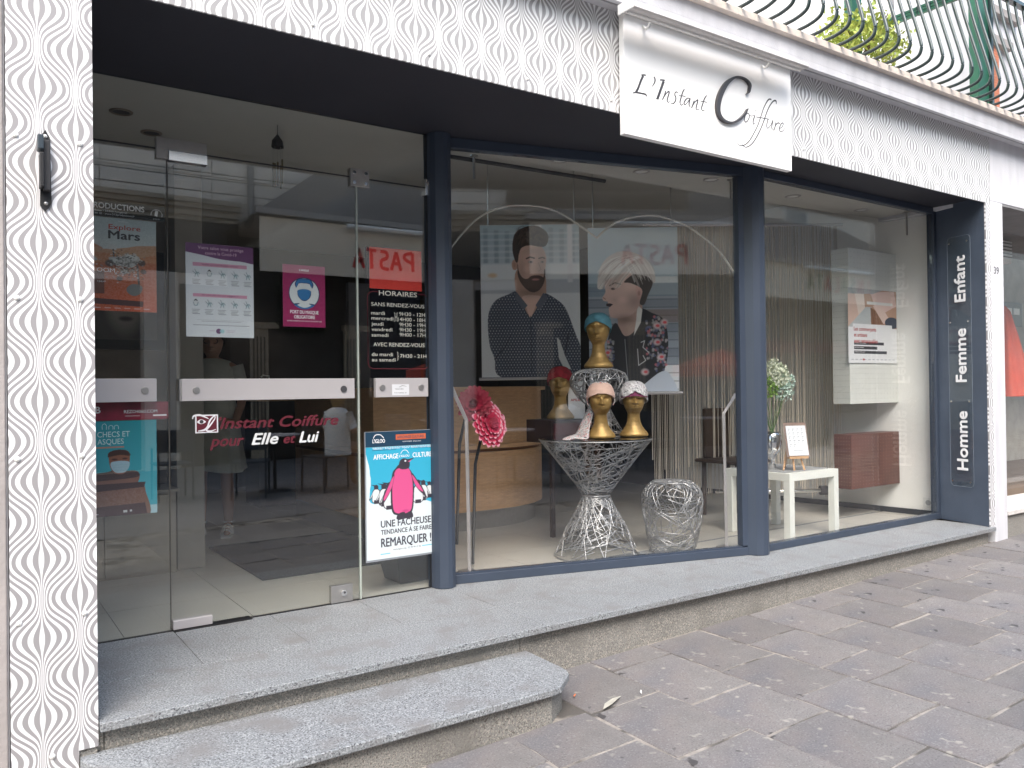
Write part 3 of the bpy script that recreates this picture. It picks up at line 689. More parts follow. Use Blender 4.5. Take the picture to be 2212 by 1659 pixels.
cap(.235, 1.913, -.006, .0065, lt_white, br, 'screw'); cap(.236, 1.697, -.006, .0065, steel, br, 'screw')

# ---------------- perspex sign on the right reveal
A0 = Vector((6.384, .0115, 0)); B0 = Vector((6.502, .455, 0)); ru = (A0 - B0).normalized()
ps = thing('vertical_sign', 'clear plastic sign with white words Homme Femme Enfant on navy reveal', 'sign')
def on_rev(yv): t_ = (yv - A0.y) / (B0.y - A0.y); return A0 + (B0 - A0) * t_
frr = Frame(on_rev(.320) + Vector((0, 0, .283)), ru, (0, 0, 1)); nrm = frr.n
if nrm.x > 0: nrm = -nrm; frr.n = nrm
Ws, Hs, rr_ = .209, 1.945, .032; P = []
for cx, cy, a0 in ((Ws - rr_, Hs - rr_, 0), (rr_, Hs - rr_, 90), (rr_, rr_, 180), (Ws - rr_, rr_, 270)):
    for k in range(6): a = R(a0 + 18 * k); P.append((cx + rr_ * math.cos(a), cy + rr_ * math.sin(a)))
n = len(P); b = MB(); b.add([frr.p(x, y, d) for d in (.010, .015) for x, y in P], [tuple(range(n)), tuple(range(n, 2 * n))[::-1]] + [(k, n + k, n + (k + 1) % n, (k + 1) % n) for k in range(n)])
build('plate', b, acryl, ps)
b = MB(); Q = [(x, y) for x, y in P]
for k in range(n):
    x, y = Q[k]; x2, y2 = Q[(k + 1) % n]; b.tube([frr.p(x, y, .0155), frr.p(x2, y2, .0155)], .0012, 4)
build('edge', b, mat('plate_edge', (.20, .24, .30), .3), ps)
for y_ in (.300, .143):
    for z_ in (2.18, 1.561, .943, .322):
        xx = .320 - y_; q = frr.p(xx * 1.034, z_ - .283, .015); build('stud', MB().tube([q, q + nrm * .006], .0075, 12), chrome, ps)
b = MB(); fl = Frame(frr.p(0, 0, .015), (0, 0, 1), -frr.u); fl.n = nrm
for word, z0, z1 in (('Homme', .410, .868), ('Femme', 1.093, 1.508), ('Enfant', 1.716, 2.075)):
    put_text(b, fl, word, z0 - .283, -(.320 - .168) * 1.034, .094, w=z1 - z0, offset=.022, thick=.004)
build('lettering', b, letter_w, ps)

# ---------------- right neighbour
nb = thing('neighbour_shop', 'neighbouring shop window recess with stone sill right of the pillar', 'shop front')
build('wall', MB().box(6.66, 12, .36, .9, -.4, -.001), mat('rough_base', (.22, .18, .15), .9, vary=.2, bump=.6), nb)
build('base', MB().box(6.652, 12, .012, .36, -.4, .062), granite_r, nb)
build('sill', MB().box(6.648, 12, -.012, .40, .0635, .098), mat('pale_stone', (.62, .59, .56), .6, speck=[((.4, .38, .36), 150, .55, .65)]), nb, bevel=.003)
build('soffit', MB().box(6.6455, 12, .0, 1.2, 2.4655 - .02, 2.4652), mat('soffit_grey', (.20, .20, .205), .8), nb)
build('jamb', MB().box(6.56, 6.652, .355, .60, .1, 2.445), sidewall, nb)
build('window_pane', MB().box(6.653, 12, .50, .512, .16, 2.44), pane2_m, nb)
build('window_board', MB().box(6.653, 12, .401, .62, .0, .155), mat('wood_board', (.15, .11, .08), .6), nb)
build('back_wall', MB().box(6.653, 12, 1.9, 2.0, -.1, 2.9), mat('shop_wall', (.45, .42, .37), .8), nb)
build('floor', MB().box(6.653, 12, .62, 1.9, .05, .1), mat('wood_board', 0), nb)
vb = thing('ventilation_box', 'white louvred ventilation box behind the neighbouring window', 'vent')
for a, b_, y_ in ((8.05, 8.26, .64), (8.29, 8.43, .72)):
    build('housing', MB().box(a, b_, y_, y_ + .12, 2.24, 2.42), lt_white, vb, bevel=.006)
    for k in range(5): build('louvre', MB().box(a + .02, b_ - .02, y_ - .006, y_ + .002, 2.262 + .032 * k, 2.273 + .032 * k), mat('vent_shadow', (.2, .2, .19), .8), vb)
pa = thing('panel_board', 'grey control panel with handset on the neighbouring shop wall', 'control panel')
build('panel', MB().box(10.75, 11.3, 1.87, 1.899, 1.80, 2.10), mat('panel_grey', (.16, .17, .17), .5), pa, bevel=.01)
for k in range(2): build('button', MB().box(10.85 + .2 * k, 11.01 + .2 * k, 1.862, 1.8695, 1.95, 2.03), lt_white, pa)
build('handset', MB().tube([(10.85, 1.87, 1.72), (10.98, 1.85, 1.55), (11.2, 1.87, 1.4)], .028, 8), darkgrey, pa, smooth=True)
um = thing('parasol_reflection', 'orange red parasol standing in for a reflection in the neighbouring shop window', 'parasol')  # parasol shape added behind the pane in place of a street parasol's reflection
b = MB(); n = 40; lv = [(.03, 1.86), (.07, 1.80), (.13, 1.55), (.19, 1.25), (.26, .98), (.27, .95)]
for i, (r, z) in enumerate(lv):
    for k in range(n): a = 2 * math.pi * k / n; q = r * (1 + .16 * math.cos(8 * a + i * .2)); b.v.append((8.72 + q * math.cos(a), .95 + q * math.sin(a), z))
b.f += [(i * n + k, i * n + (k + 1) % n, (i + 1) * n + (k + 1) % n, (i + 1) * n + k) for i in range(len(lv) - 1) for k in range(n)]; b.m = [0] * len(b.f)
build('canopy', b, mat('orange_cloth', (.62, .085, .04), .75, vary=.1), um, smooth=True)
build('pole', MB().tube([(8.72, .95, .1), (8.72, .95, 1.95)], .018, 8), mat('pole_wood', (.3, .18, .1), .6), um)
# ================================================================== INTERIOR
room = thing('salon_interior', 'pale rooms of the salon seen through the glass with tiled floor', 'room')
build('subfloor', MB().box(.10, 6.62, .955, 6.6, -.2, -.006), grout, room)
build('subfloor', MB().add([(2.262, .955, -.006), (2.262, .90, -.006), (4.2, .46, -.006), (6.6, .46, -.006), (6.6, .955, -.006)], [(0, 1, 2, 3, 4)]), grout, room)
tx = [.03 + .57 * k for k in range(13)]; tx[1] = .60; ty = [.46, .93, 1.462] + [1.462 + .57 * k for k in range(1, 9)]
for i in range(len(tx) - 1):
    for j in range(len(ty) - 1):
        x0, x1, y0, y1 = max(tx[i], .12), min(tx[i + 1], 6.61), ty[j], ty[j + 1]
        if j == 0:
            if x1 <= 2.27: continue
            lim = lambda x: .91 - (x - 2.269) * .2478 + .062 if x < 4.25 else .49
            P = [(x0 + .002, max(y0, lim(x0))), (x1 - .002, max(y0, lim(x1))), (x1 - .002, y1 - .002), (x0 + .002, y1 - .002)]
            if x0 < 2.27: P[0] = (2.27, lim(2.27)); P[3] = (2.27, y1 - .002)
            if P[0][1] >= y1 - .01: continue
            build('tile', MB().prism(P, -.005, 0), tile_m, room)
        else:
            ya = y0 + .002 if j > 1 else .9615
            if x0 > 6.5 and y0 > 2: continue
            build('tile', MB().box(x0 + .002, x1 - .002, ya, y1 - .002, -.005, rnd.uniform(0, .0004)), tile_m, room)
build('wall', MB().prism([(6.565, .492), (6.70, .492), (6.5, 3.2), (6.28, 3.2)], 0, 2.779), int_wall, room)
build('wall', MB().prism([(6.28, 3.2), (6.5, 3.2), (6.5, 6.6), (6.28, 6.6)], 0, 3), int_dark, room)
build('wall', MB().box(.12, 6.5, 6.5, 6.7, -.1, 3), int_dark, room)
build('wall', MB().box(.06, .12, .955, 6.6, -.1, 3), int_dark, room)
build('skirting', MB().prism([(6.552, .50), (6.5645, .50), (6.2795, 3.2), (6.267, 3.2)], .001, .045), darkgrey, room)
build('ceiling', MB().add([(x, y, z) for z in (2.494, 2.56) for x, y in ((2.3, .975), (4.25, .495), (6.562, .495), (6.522, .90), (4.85, 1.06), (2.3, 1.12))], [(0, 1, 2, 3, 4, 5), (11, 10, 9, 8, 7, 6)] + [(k, k + 6, (k + 1) % 6 + 6, (k + 1) % 6) for k in range(6)]), ceil_m, room)
build('ceiling', MB().box(.12, 2.298, .962, 6.5, 2.494, 2.55), ceil_m, room)
build('ceiling', MB().box(2.3, 6.72, .30, 6.5, 2.78, 2.84), ceil_m, room)
build('curtain_rail', MB().tube([(2.35, 1.17, 2.47), (3.6, 1.13, 2.475)], .013, 8), darkgrey, room)
# recessed spots
spot = thing('ceiling_spot', 'round recessed ceiling spot nearest the left end of the door', 'ceiling light', (.68, 1.43, 2.4935), 0, 'recessed ceiling spots')
b = MB(); b.lathe([(.056, 0), (.054, -.005), (.042, -.006), (.040, 0)], 24); build('ring', b, mat('spot_ring', (.30, .25, .21), .4, .5), spot, smooth=True)
b = MB(); b.lathe([(.040, -.001), (.012, -.0015)], 20); build('lens', b, darkgrey, spot)
for x, y, l in ((.87, 1.70, 'recessed ceiling spot above the door top patch fitting'), (3.08, .95, 'leftmost ceiling spot in the angled display window'), (3.69, .87, 'middle ceiling spot in the angled display window'), (4.24, .77, 'ceiling spot beside the right post in the angled window'), (5.14, .78, 'left ceiling spot in the right display window'), (6.02, .78, 'right ceiling spot nearest the interior side wall')):
    o = dup(spot, (x, y, 2.4935), 0, l)
    if x > 2:
        for ch in o.children: ch.data = ch.data.copy(); ch.data.materials[0] = alu if ch.name.startswith('ring') else lt_white
# hanging rods
for x, y, z0, lb_ in ((2.57, 1.14, 2.35, 'short metal ceiling rod at the left of the angled window'), (4.355, .70, 2.36, 'short metal ceiling rod beside the right navy post'), (6.40, .62, 2.30, 'short metal ceiling rod by the interior side wall')):
    t = thing('ceiling_rod', lb_, 'rod', (x, y, 0), 0, 'short ceiling rods'); build('rod', MB().tube([(0, 0, z0), (0, 0, 2.49)], .008, 8), steel, t)
    build('foot', MB().lathe([(.024, 2.493), (.024, 2.487), (.009, 2.482)], 16), steel, t)
# wind chime
t = thing('wind_chime', 'dark house shaped wind chime hanging behind the glass above the door', 'wind chime', (1.40, 1.22, -.055))
build('string', MB().tube([(0, 0, 2.55), (0, 0, 2.50)], .0015, 4), black, t)
b = MB(); b.lathe([(.002, 2.50), (.030, 2.465), (.034, 2.43), (.030, 2.428)], 6); build('roof', b, black, t)
for k in range(5):
    a = 1.26 * k; x, y = .024 * math.cos(a), .024 * math.sin(a)
    c_ = build('tube', MB().tube([(x, y, 2.37 - .01 * k), (x, y, 2.24 - .008 * k)], .005, 6), mat('bamboo', (.22, .17, .10), .6), t)
    build('string', MB().tube([(x, y, 2.43), (x, y, 2.37 - .01 * k)], .0012, 4), steel, c_)
# cabinet and column left
t = thing('wall_cabinet', 'beige laminate cabinet with round knob behind the left glass panel', 'cabinet')
build('carcass', MB().box(.13, 1.085, 2.225, 2.7, 0.001, .49), beige, t)
for x0, x1, z0, z1 in ((.14, .685, .245, .475), (.14, .685, .02, .238), (.692, 1.035, .02, .475)): build('door', MB().box(x0, x1, 2.205, 2.2235, z0, z1), beige, t, bevel=.002)
build('top', MB().box(.13, 1.10, 2.19, 2.7, .4905, .505), beige, t)
disc('knob', .868, .415, 2.2045, .018, darkgrey, t, .02)
t = thing('grey_column', 'plain grey square column standing beside the beige cabinet', 'column')
build('shaft', MB().box(1.10, 1.262, 2.26, 2.72, .001, 2.493), mat('column_grey', (.34, .315, .28), .8, vary=.04), t, bevel=.003)
t = thing('framed_portrait', 'dark framed black and white face photograph on the salon wall', 'picture')
cv = Canvas(60, 80, (.10, .09, .085)); cv.ell(.5, .5, .38, .5, (.33, .29, .26), soft=.4); cv.ell(.35, .38, .1, .03, (.05, .04, .04), soft=.4); cv.ell(.68, .38, .1, .03, (.05, .04, .04), soft=.4); cv.ell(.5, .74, .14, .035, (.09, .06, .06), soft=.4); cv.ell(.52, .56, .06, .05, (.42, .37, .33), soft=.6); cv.blur(1)
build('frame', MB().box(.62, 1.085, 2.50, 2.53, 1.36, 1.98), black, t)
build('frame', MB().box(.13, .62, 2.50, 2.53, 1.36, 1.98), black, t)
sheet('print', Frame((.68, 2.4995, 1.42), (1, 0, 0), (0, 0, 1)), .36, .50, cv.material('portrait_print', .3), t)
build('wall_panel', MB().box(.13, 1.10, 2.535, 2.6, .506, 2.493), mat('panel_taupe', (.23, .19, .16), .8), room)
# door mat
t = tag(build('door_mat', MB().box(1.43, 2.55, 1.66, 2.87, .0008, .012), mat('mat_grey', (.022, .022, .026), .95, vary=.3, scale=60, bump=.8, bscale=200), bevel=.004), 'large dark grey rectangular door mat on the salon floor tiles', 'door mat')

# ---------------- person inside
def skin_body(name, J, E, m, parent, sub=2, root=0):
    me = bpy.data.meshes.new(name); me.from_pydata([j[:3] for j in J], E, []); me.materials.append(m)
    o = bpy.data.objects.new(name, me); col.objects.link(o); o.parent = parent
    s = o.modifiers.new('skin', 'SKIN'); s.use_smooth_shade = True
    for v, j in zip(me.skin_vertices[0].data, J): v.radius = (j[3], j[4] if len(j) > 4 else j[3])
    me.skin_vertices[0].data[root].use_root = True
    q = o.modifiers.new('sub', 'SUBSURF'); q.levels = sub; q.render_levels = sub
    return o
def head_grid(na=96, nz=110, base=0.0, human=False):
    """bust of a display head, or a head and neck; local z up, face towards -Y"""
    prof = [(0, .088, .066, 0), (.006, .098, .074, 0), (.018, .099, .075, 0), (.035, .090, .068, 0), (.055, .074, .060, .003), (.08, .058, .051, .006), (.11, .0475, .045, .008), (.145, .043, .043, .008), (.17, .042, .044, .006), (.186, .043, .047, 0), (.198, .047, .055, -.006), (.215, .054, .067, -.008), (.24, .061, .077, -.006), (.27, .0665, .084, -.002), (.30, .068, .087, 0), (.325, .064, .083, .001), (.345, .053, .070, .002), (.358, .036, .048, .003), (.364, .018, .024, .003), (.366, .001, .001, .003)]
    if human: prof = [(a, max(b, .045) if a < .17 else b, max(c, .045) if a < .17 else c, d) for a, b, c, d in prof if a > .09]
    Zs = [p[0] for p in prof]; V = []; G_ = lambda x, c, s: math.exp(-((x - c) / s) ** 2)
    zz = list(np.linspace(Zs[0], .366, nz))
    for z in zz:
        rx, ry, cy = (float(np.interp(z, Zs, [p[k] for p in prof])) for k in (1, 2, 3))
        for k in range(na):
            a = 2 * math.pi * k / na; ux, uy = math.sin(a), -math.cos(a); x, y = rx * ux, cy + ry * uy
            if uy < 0 and .18 < z < .33:
                fr_ = max(0, -uy) ** .5
                nb_ = max(0, min(1, (.283 - z) / .038)) if z > .243 else G_(z, .243, .006)
                d = -.034 * nb_ * G_(x, 0, .0095 + .004 * G_(z, .245, .01))
                d += .017 * (G_(x, .026, .014) + G_(x, -.026, .014)) * G_(z, .274, .011)
                d -= .004 * (G_(x, .026, .010) + G_(x, -.026, .010)) * G_(z, .272, .006)
                d -= .004 * G_(abs(x), .024, .018) * G_(z, .292, .006)
                d -= .012 * G_(x, 0, .017) * (G_(z, .2235, .0045) + 1.1 * G_(z, .2135, .0045)) - .003 * G_(x, 0, .02) * G_(z, .2185, .002)
                d -= .003 * G_(abs(x), .026, .013) * G_(z, .2665, .0022)
                d -= .008 * G_(x, 0, .016) * G_(z, .195, .009) + .003 * G_(abs(x), .042, .015) * G_(z, .248, .015)
                y += d * fr_
            V.append((x, y, z))
    V = [((x * (1 + .17 * min(1, max(0, (z - .172) / .03)))), (y * (1 + .16 * min(1, max(0, (z - .172) / .03)))), (.172 + (z - .186) * 1.075) if z > .186 else z * .925) for x, y, z in V]
    F = [(i * na + k, i * na + (k + 1) % na, (i + 1) * na + (k + 1) % na, (i + 1) * na + k) for i in range(len(zz) - 1) for k in range(na)]
    F += [tuple(range(na))[::-1]]
    return V, F, na, zz
def shell(zfun, off, m, name, parent, noise=0.0, th=.004, na=96, nz=110):
    """cloth shell over the head where z > zfun(angle); angle 0 = face"""
    V, F, na, zz = head_grid(na, nz); keep = []; n = len(V); rr = random.Random(5)
    for f in F[:-1]:
        ok = all(V[i][2] > zfun(2 * math.pi * (i % na) / na) for i in f)
        if ok: keep.append(f)
    idx = sorted({i for f in keep for i in f}); mp = {j: i for i, j in enumerate(idx)}; vs = []
    for j in idx:
        x, y, z = V[j]; a = 2 * math.pi * (j % na) / na
        k = off + noise * math.sin(7 * a + 40 * z) * math.sin(90 * z + 3 * a)
        l = math.hypot(x, y) or 1e-6; top_ = max(0, (z - .30) / .066)
        vs.append((x + x / l * k * (1 - .4 * top_), y + y / l * k * (1 - .4 * top_), z + k * top_ * 1.0))
    b = MB().add(vs, [tuple(mp[i] for i in f) for f in keep]); o = build(name, b, m, parent, smooth=True)
    s = o.modifiers.new('solid', 'SOLIDIFY'); s.thickness = th; s.offset = 1
    return o
HV, HF, _, _ = head_grid()
def mannequin(loc, rz, label, sc=1.0, mm=None):
    t = tag(build('mannequin_bust', MB().add(HV, HF), mm or gold, smooth=True), label, 'mannequin head', 'gold display heads in the window')
    t.location = loc; t.rotation_euler = (0, 0, rz); t.scale = (sc,) * 3
    return t
def hat(name, label, loc, rz, sc, parts, cat='headwear'):
    t = thing(name, label, cat, loc, rz); t.scale = (sc,) * 3
    for nm, zf, off, m, nz_, th in parts: shell(zf, off, m, nm, t, nz_, th)
    return t
# the woman standing behind the column
wmn = thing('person', 'woman in short grey dress and white sandals standing behind the door glass', 'person', (1.60, 3.38, 0), R(-22))
J = [(0, 0, .84, .115, .10), (0, 0, 1.0, .105, .085), (0, 0, 1.15, .115, .085), (0, -.01, 1.28, .10, .075), (0, 0, 1.36, .045, .045),
     (.085, 0, .78, .085), (.095, -.01, .44, .050), (.10, .01, .27, .052), (.10, .02, .085, .032), (.10, -.03, .04, .032), (.10, -.13, .022, .028, .018),
     (-.085, 0, .78, .085), (-.095, -.01, .44, .050), (-.10, .03, .27, .052), (-.10, .05, .085, .032), (-.10, 0, .04, .032), (-.11, -.10, .022, .028, .018),
     (.16, 0, 1.27, .048), (.21, .02, 1.02, .036), (.17, -.12, .86, .028), (.10, -.2, .88, .022, .014),
     (-.16, 0, 1.27, .048), (-.21, .02, 1.02, .036), (-.17, -.12, .86, .028), (-.10, -.2, .88, .022, .014)]
E = [(0, 1), (1, 2), (2, 3), (3, 4), (0, 5), (5, 6), (6, 7), (7, 8), (8, 9), (9, 10), (0, 11), (11, 12), (12, 13), (13, 14), (14, 15), (15, 16), (3, 17), (17, 18), (18, 19), (19, 20), (3, 21), (21, 22), (22, 23), (23, 24)]
skin_body('body', J, E, skin, wmn)
hb = build('head', MB().add(*head_grid(human=True)[:2]), skin, wmn, smooth=True, loc=(0, -.01, 1.20))
b = MB(); n = 36
for i, (rx, ry, z) in enumerate(((.235, .19, .50), (.228, .185, .54), (.205, .17, .72), (.185, .15, .88), (.165, .125, 1.02), (.165, .125, 1.15), (.170, .115, 1.26), (.13, .085, 1.325), (.06, .06, 1.345))):
    for k in range(n): a = 2 * math.pi * k / n; q = 1 + (.05 * math.sin(9 * a) * max(0, (.9 - z) / .4)); b.v.append((rx * q * math.cos(a), ry * q * math.sin(a), z + (.02 * math.sin(a * 2) if i == 0 else 0)))
b.f = [(i * n + k, i * n + (k + 1) % n, (i + 1) * n + (k + 1) % n, (i + 1) * n + k) for i in range(8) for k in range(n)]; b.m = [0] * len(b.f)
build('dress', b, mat('dress_grey', (.50, .51, .46), .9, vary=.12, scale=12), wmn, smooth=True)
b = MB()
for s in (1, -1): b.tube([(s * .16, 0, 1.29), (s * .195, .012, 1.15), (s * .205, .02, 1.09)], [.062, .058, .056], 12)
build('sleeve', b, mat('dress_grey', 0), wmn, smooth=True)
o = shell(lambda a: .315 - .09 * (1 - math.cos(a)) / 2 * 1.3, .012, mat('dark_hair', (.03, .02, .015), .5), 'hair', hb, .003)
b = MB()
for s in (1, -1): b.tube([(s * .03 + .022 * math.cos(t_), -.088, .272 + .016 * math.sin(t_)) for t_ in np.linspace(0, 6.28, 15)], .0028, 5)
b.tube([(-.01, -.09, .275), (.01, -.09, .275)], .0025, 5); build('glasses', b, black, hb)
for s, y0 in ((1, 0), (-1, .03)):
    b = MB(); b.box(s * .10 - .036, s * .10 + .036, y0 - .16, y0 + .055, .001, .016)
    for yy, zz in ((-.11, .045), (-.07, .058), (-.03, .072)): b.tube([(s * .10 + .038 * math.cos(t_), y0 + yy + .012 * math.cos(2 * t_), .014 + zz * math.sin(t_)) for t_ in np.linspace(0, 3.14, 9)], .008, 5)
    b.tube([(s * .10 + .037 * math.cos(t_), y0 + .03 + .036 * math.sin(t_), .098) for t_ in np.linspace(0, 6.28, 15)], .007, 5)
    build('sandal', b, lt_white, wmn)
# wash basin dispenser etc. on the far counter
t = thing('back_counter', 'dark counter with bottles deep inside the salon', 'counter')
build('top', MB().box(2.3, 3.1, 4.6, 5.1, 1.0, 1.03), wood, t); build('front', MB().box(2.33, 3.07, 4.65, 5.08, .001, .999), int_dark, t)
t = thing('pump_bottle', 'pump bottle with white spout on the dark back counter', 'bottle')
build('bottle', MB().lathe([(.035, 1.031), (.035, 1.15), (.012, 1.17), (.012, 1.19)], 16, (2.45, 4.7)), mat('amber', (.4, .3, .2), .3), t)
build('spout', MB().tube([(2.45, 4.7, 1.19), (2.45, 4.7, 1.24), (2.38, 4.66, 1.245), (2.36, 4.65, 1.23)], .006, 6), lt_white, t)

# ---------------- reception counter
t = thing('reception_counter', 'curved beech reception counter with perforated front and steel plinth', 'counter')
def arc_pts(r, n=20): return [(2.42, 3.05 - .80 * r)] + [(3.47 + .85 * r * math.cos(R(-90 + 86 * k / n)), 3.05 + .80 * r * math.sin(R(-90 + 86 * k / n))) for k in range(n + 1)]
def slab_(r, z0, z1, nm, m, bv=0.0):
    P = arc_pts(r) + [(3.47 + r * .85, 3.9), (2.42, 3.9)]; return build(nm, MB().prism(P, z0, z1), m, t, bevel=bv)
perf = mat('beech_perforated', (.58, .35, .185), .42, vary=.12, scale=8, aniso=(2, 2, 12))
slab_(.88, .001, .15, 'plinth', steel); slab_(.955, .151, .60, 'front_panel', perf); slab_(.93, .601, .625, 'shadow_gap', mat('wood_shadow', (.25, .12, .06), .6)); slab_(.985, .6255, .660, 'band', wood, .003)
slab_(.955, .661, 1.075, 'front_panel', perf); slab_(1.0, 1.0755, 1.105, 'worktop', wood, .003)
b = MB()
for rows, z0 in ((8, .20), (14, .69)):
    for j in range(rows):
        for k in range(46):
            a = R(-90 + 2.6 * max(0, k - 18)); x, y = 3.47 - .034 * max(0, 18 - k) + .9555 * .85 * math.cos(a), 3.05 + .9555 * .80 * math.sin(a); tx_, ty_ = -math.sin(a) * .85, math.cos(a) * .80; l = math.hypot(tx_, ty_); tx_ /= l; ty_ /= l
            nx_, ny_ = ty_, -tx_; z = z0 + .027 * j; q = .0035
            b.add([(x - tx_ * q + nx_ * .001, y - ty_ * q + ny_ * .001, z), (x + tx_ * q + nx_ * .001, y + ty_ * q + ny_ * .001, z), (x + tx_ * q + nx_ * .001, y + ty_ * q + ny_ * .001, z + .003), (x - tx_ * q + nx_ * .001, y - ty_ * q + ny_ * .001, z + .003)], [(0, 1, 2, 3)])
h_ = build('perforation', b, mat('perforation_dot', (.62, .46, .30), .6), t); h_['kind'] = 'stuff'
t = thing('counter_screen', 'navy folded screen standing on the reception counter left end', 'screen')
build('panel', MB().box(2.60, 3.05, 2.75, 2.80, 1.106, 2.2), mat('screen_navy', (.015, .02, .04), .6), t)
build('panel', MB().box(2.42, 2.59, 2.70, 2.75, 1.106, 1.9), mat('screen_grey', (.10, .10, .11), .6), t)

# ---------------- hanging posters
def quadframe(c, w_, h_, yaw_deg):
    a = R(yaw_deg); u = Vector((math.cos(a), math.sin(a), 0)); return Frame(Vector(c), u, (0, 0, 1))
cm = Canvas(330, 520, (.52, .53, .53))
cm.poly([(0, 0), (1, 0), (1, .38), (0, .38)], (.32, .40, .42), c2=(.50, .54, .55))
for k in range(9): cm.rect(.03 + .11 * k, .02 + .01 * (k % 3), .075 + .11 * k, .25, (.22, .27, .30), .7)
for k in range(6): cm.rect(0, .05 + .04 * k, 1, .062 + .04 * k, (.60, .62, .62), .5)
cm.rect(0, .26, 1, .36, (.66, .67, .66), .8); cm.rect(0, .36, 1, .45, (.40, .42, .44), .8); cm.rect(0, .45, 1, 1, (.60, .61, .61), .9); cm.rect(.55, .0, .62, .38, (.62, .62, .61)); cm.rect(.88, .0, .93, .38, (.6, .6, .6))
cm.ell(.12, .33, .06, .02, (.6, .42, .22), .8, .5); cm.blur(9)
sk, sk2 = (.62, .43, .35), (.45, .29, .22)
cm.blob([(.36, .30), (.62, .30), (.66, .46), (.60, .62), (.50, .66), (.38, .52)], sk2)
sh_m = cm.blob([(.36, .44), (.28, .455), (.14, .50), (.07, .60), (.08, .78), (.13, .88), (.16, .985), (.40, 1.02), (.98, 1.0), (1.02, .86), (.94, .70), (.86, .56), (.78, .50), (.64, .45), (.60, .50), (.50, .60), (.42, .52)], (.055, .065, .09))
cm.blob([(.42, .47), (.60, .47), (.56, .52), (.50, .61), (.46, .55)], sk)
dots = np.zeros((520, 330), bool); yy, xx = np.mgrid[0:520, 0:330]
dots = (((xx + (yy // 9 % 2) * 5 + 3 * np.sin(yy / 40)) % 10 < 2.6) & (yy % 9 < 2.6))
cm.a[dots & sh_m] = (.48, .49, .50)
cm.poly([(.36, .44), (.47, .53), (.43, .56), (.34, .48)], (.11, .12, .15)); cm.poly([(.63, .45), (.55, .53), (.59, .565), (.68, .48)], (.11, .12, .15)); cm.line([(.50, .6), (.505, .97)], .006, (.02, .02, .03))
cm.line([(.13, .88), (.24, .80), (.30, .72)], .01, (.03, .03, .05)); cm.line([(.88, .72), (.84, .86), (.90, .97)], .012, (.03, .03, .05)); cm.poly([(.76, .74), (.79, .76), (.84, .86), (.90, .95), (.84, .96), (.78, .88)], (.55, .56, .55))
cm.blob([(.35, .20), (.37, .145), (.48, .11), (.60, .13), (.66, .20), (.655, .28), (.63, .36), (.56, .42), (.50, .43), (.42, .38), (.37, .30)], sk, c2=(.52, .34, .27))
cm.ell(.345, .262, .03, .035, sk2); cm.ell(.342, .262, .015, .022, (.36, .2, .15), .7, .5)
cm.blob([(.375, .25), (.385, .30), (.42, .345), (.47, .355), (.52, .335), (.60, .335), (.635, .345), (.64, .30), (.655, .30), (.64, .38), (.58, .435), (.50, .44), (.42, .395), (.375, .33)], (.11, .07, .055))
cm.blob([(.49, .345), (.54, .333), (.59, .334), (.61, .348), (.55, .347)], (.10, .06, .05)); cm.ell(.555, .360, .045, .008, (.45, .22, .20), 1, .3)
cm.line([(.465, .222), (.50, .212), (.545, .220)], .014, (.07, .045, .035)); cm.line([(.59, .222), (.625, .215), (.65, .222)], .012, (.07, .045, .035))
cm.ell(.505, .244, .034, .011, (.30, .19, .15), .8, .5); cm.ell(.625, .245, .026, .010, (.30, .19, .15), .8, .5); cm.ell(.505, .244, .024, .005, (.42, .36, .33)); cm.ell(.510, .244, .010, .0055, (.05, .03, .03)); cm.ell(.624, .245, .018, .005, (.42, .36, .33)); cm.ell(.626, .245, .009, .0055, (.05, .03, .03))
cm.line([(.585, .25), (.61, .295), (.585, .305)], .008, (.42, .26, .20)); cm.ell(.47, .29, .05, .03, (.72, .52, .44), .5, .8)
cm.blob([(.35, .235), (.325, .17), (.33, .10), (.36, .05), (.45, .015), (.56, .005), (.66, .04), (.69, .09), (.66, .14), (.60, .145), (.50, .135), (.42, .15), (.39, .19), (.375, .245)], (.06, .04, .032))
for k in range(60):
    x = cm.rs.uniform(.35, .60); y = cm.rs.uniform(.05, .14); q = cm.rs.uniform(.03, .07); cm.line([(x, y), (x + q * .4, y - q * .6), (x + q, y - q * .75), (x + q * 1.6, y - q * .4)], .007, (.13, .09, .065) if k % 2 else (.03, .02, .02), .6)
for cx_, cy_, rx_, ry_, v_ in ((.62, .28, .06, .14, -.10), (.41, .30, .05, .10, -.07), (.50, .17, .12, .03, -.06), (.50, .445, .12, .03, -.14), (.20, .70, .10, .22, -.03), (.85, .75, .12, .2, -.03)): cm.shade(cx_, cy_, rx_, ry_, v_)
cm.blur(1); cm.contrast(1.12, 1.55)
fyaw = -34.4
fr1 = quadframe((3.205, 2.085, 1.172), 0, 0, fyaw)
t = thing('hanging_poster', 'hanging poster of bearded man in dark dotted shirt', 'poster', group='large hanging salon posters')
sheet('print', fr1, .735, 1.13, cm.material('man_print', .4), t)
build('bottom_bar', MB().tube([fr1.p(-.02, -.012, 0), fr1.p(.755, -.012, 0)], .012, 6), alu, t)
b = MB()
for x in (.06, .70): b.tube([fr1.p(x, 1.13, 0), fr1.p(x, 1.60, 0)], .004, 5)
build('chain', b, steel, t)
cw = Canvas(320, 560, (.30, .34, .38))
for k in range(18):
    y = .14 + .05 * k; cw.rect(0, y, 1, y + .046, (.24 + .05 * (k % 3), .27 + .05 * (k % 3), .31 + .05 * (k % 3)) if k < 14 else (.62, .63, .64)); cw.rect(0, y + .046, 1, y + .05, (.08, .09, .10))
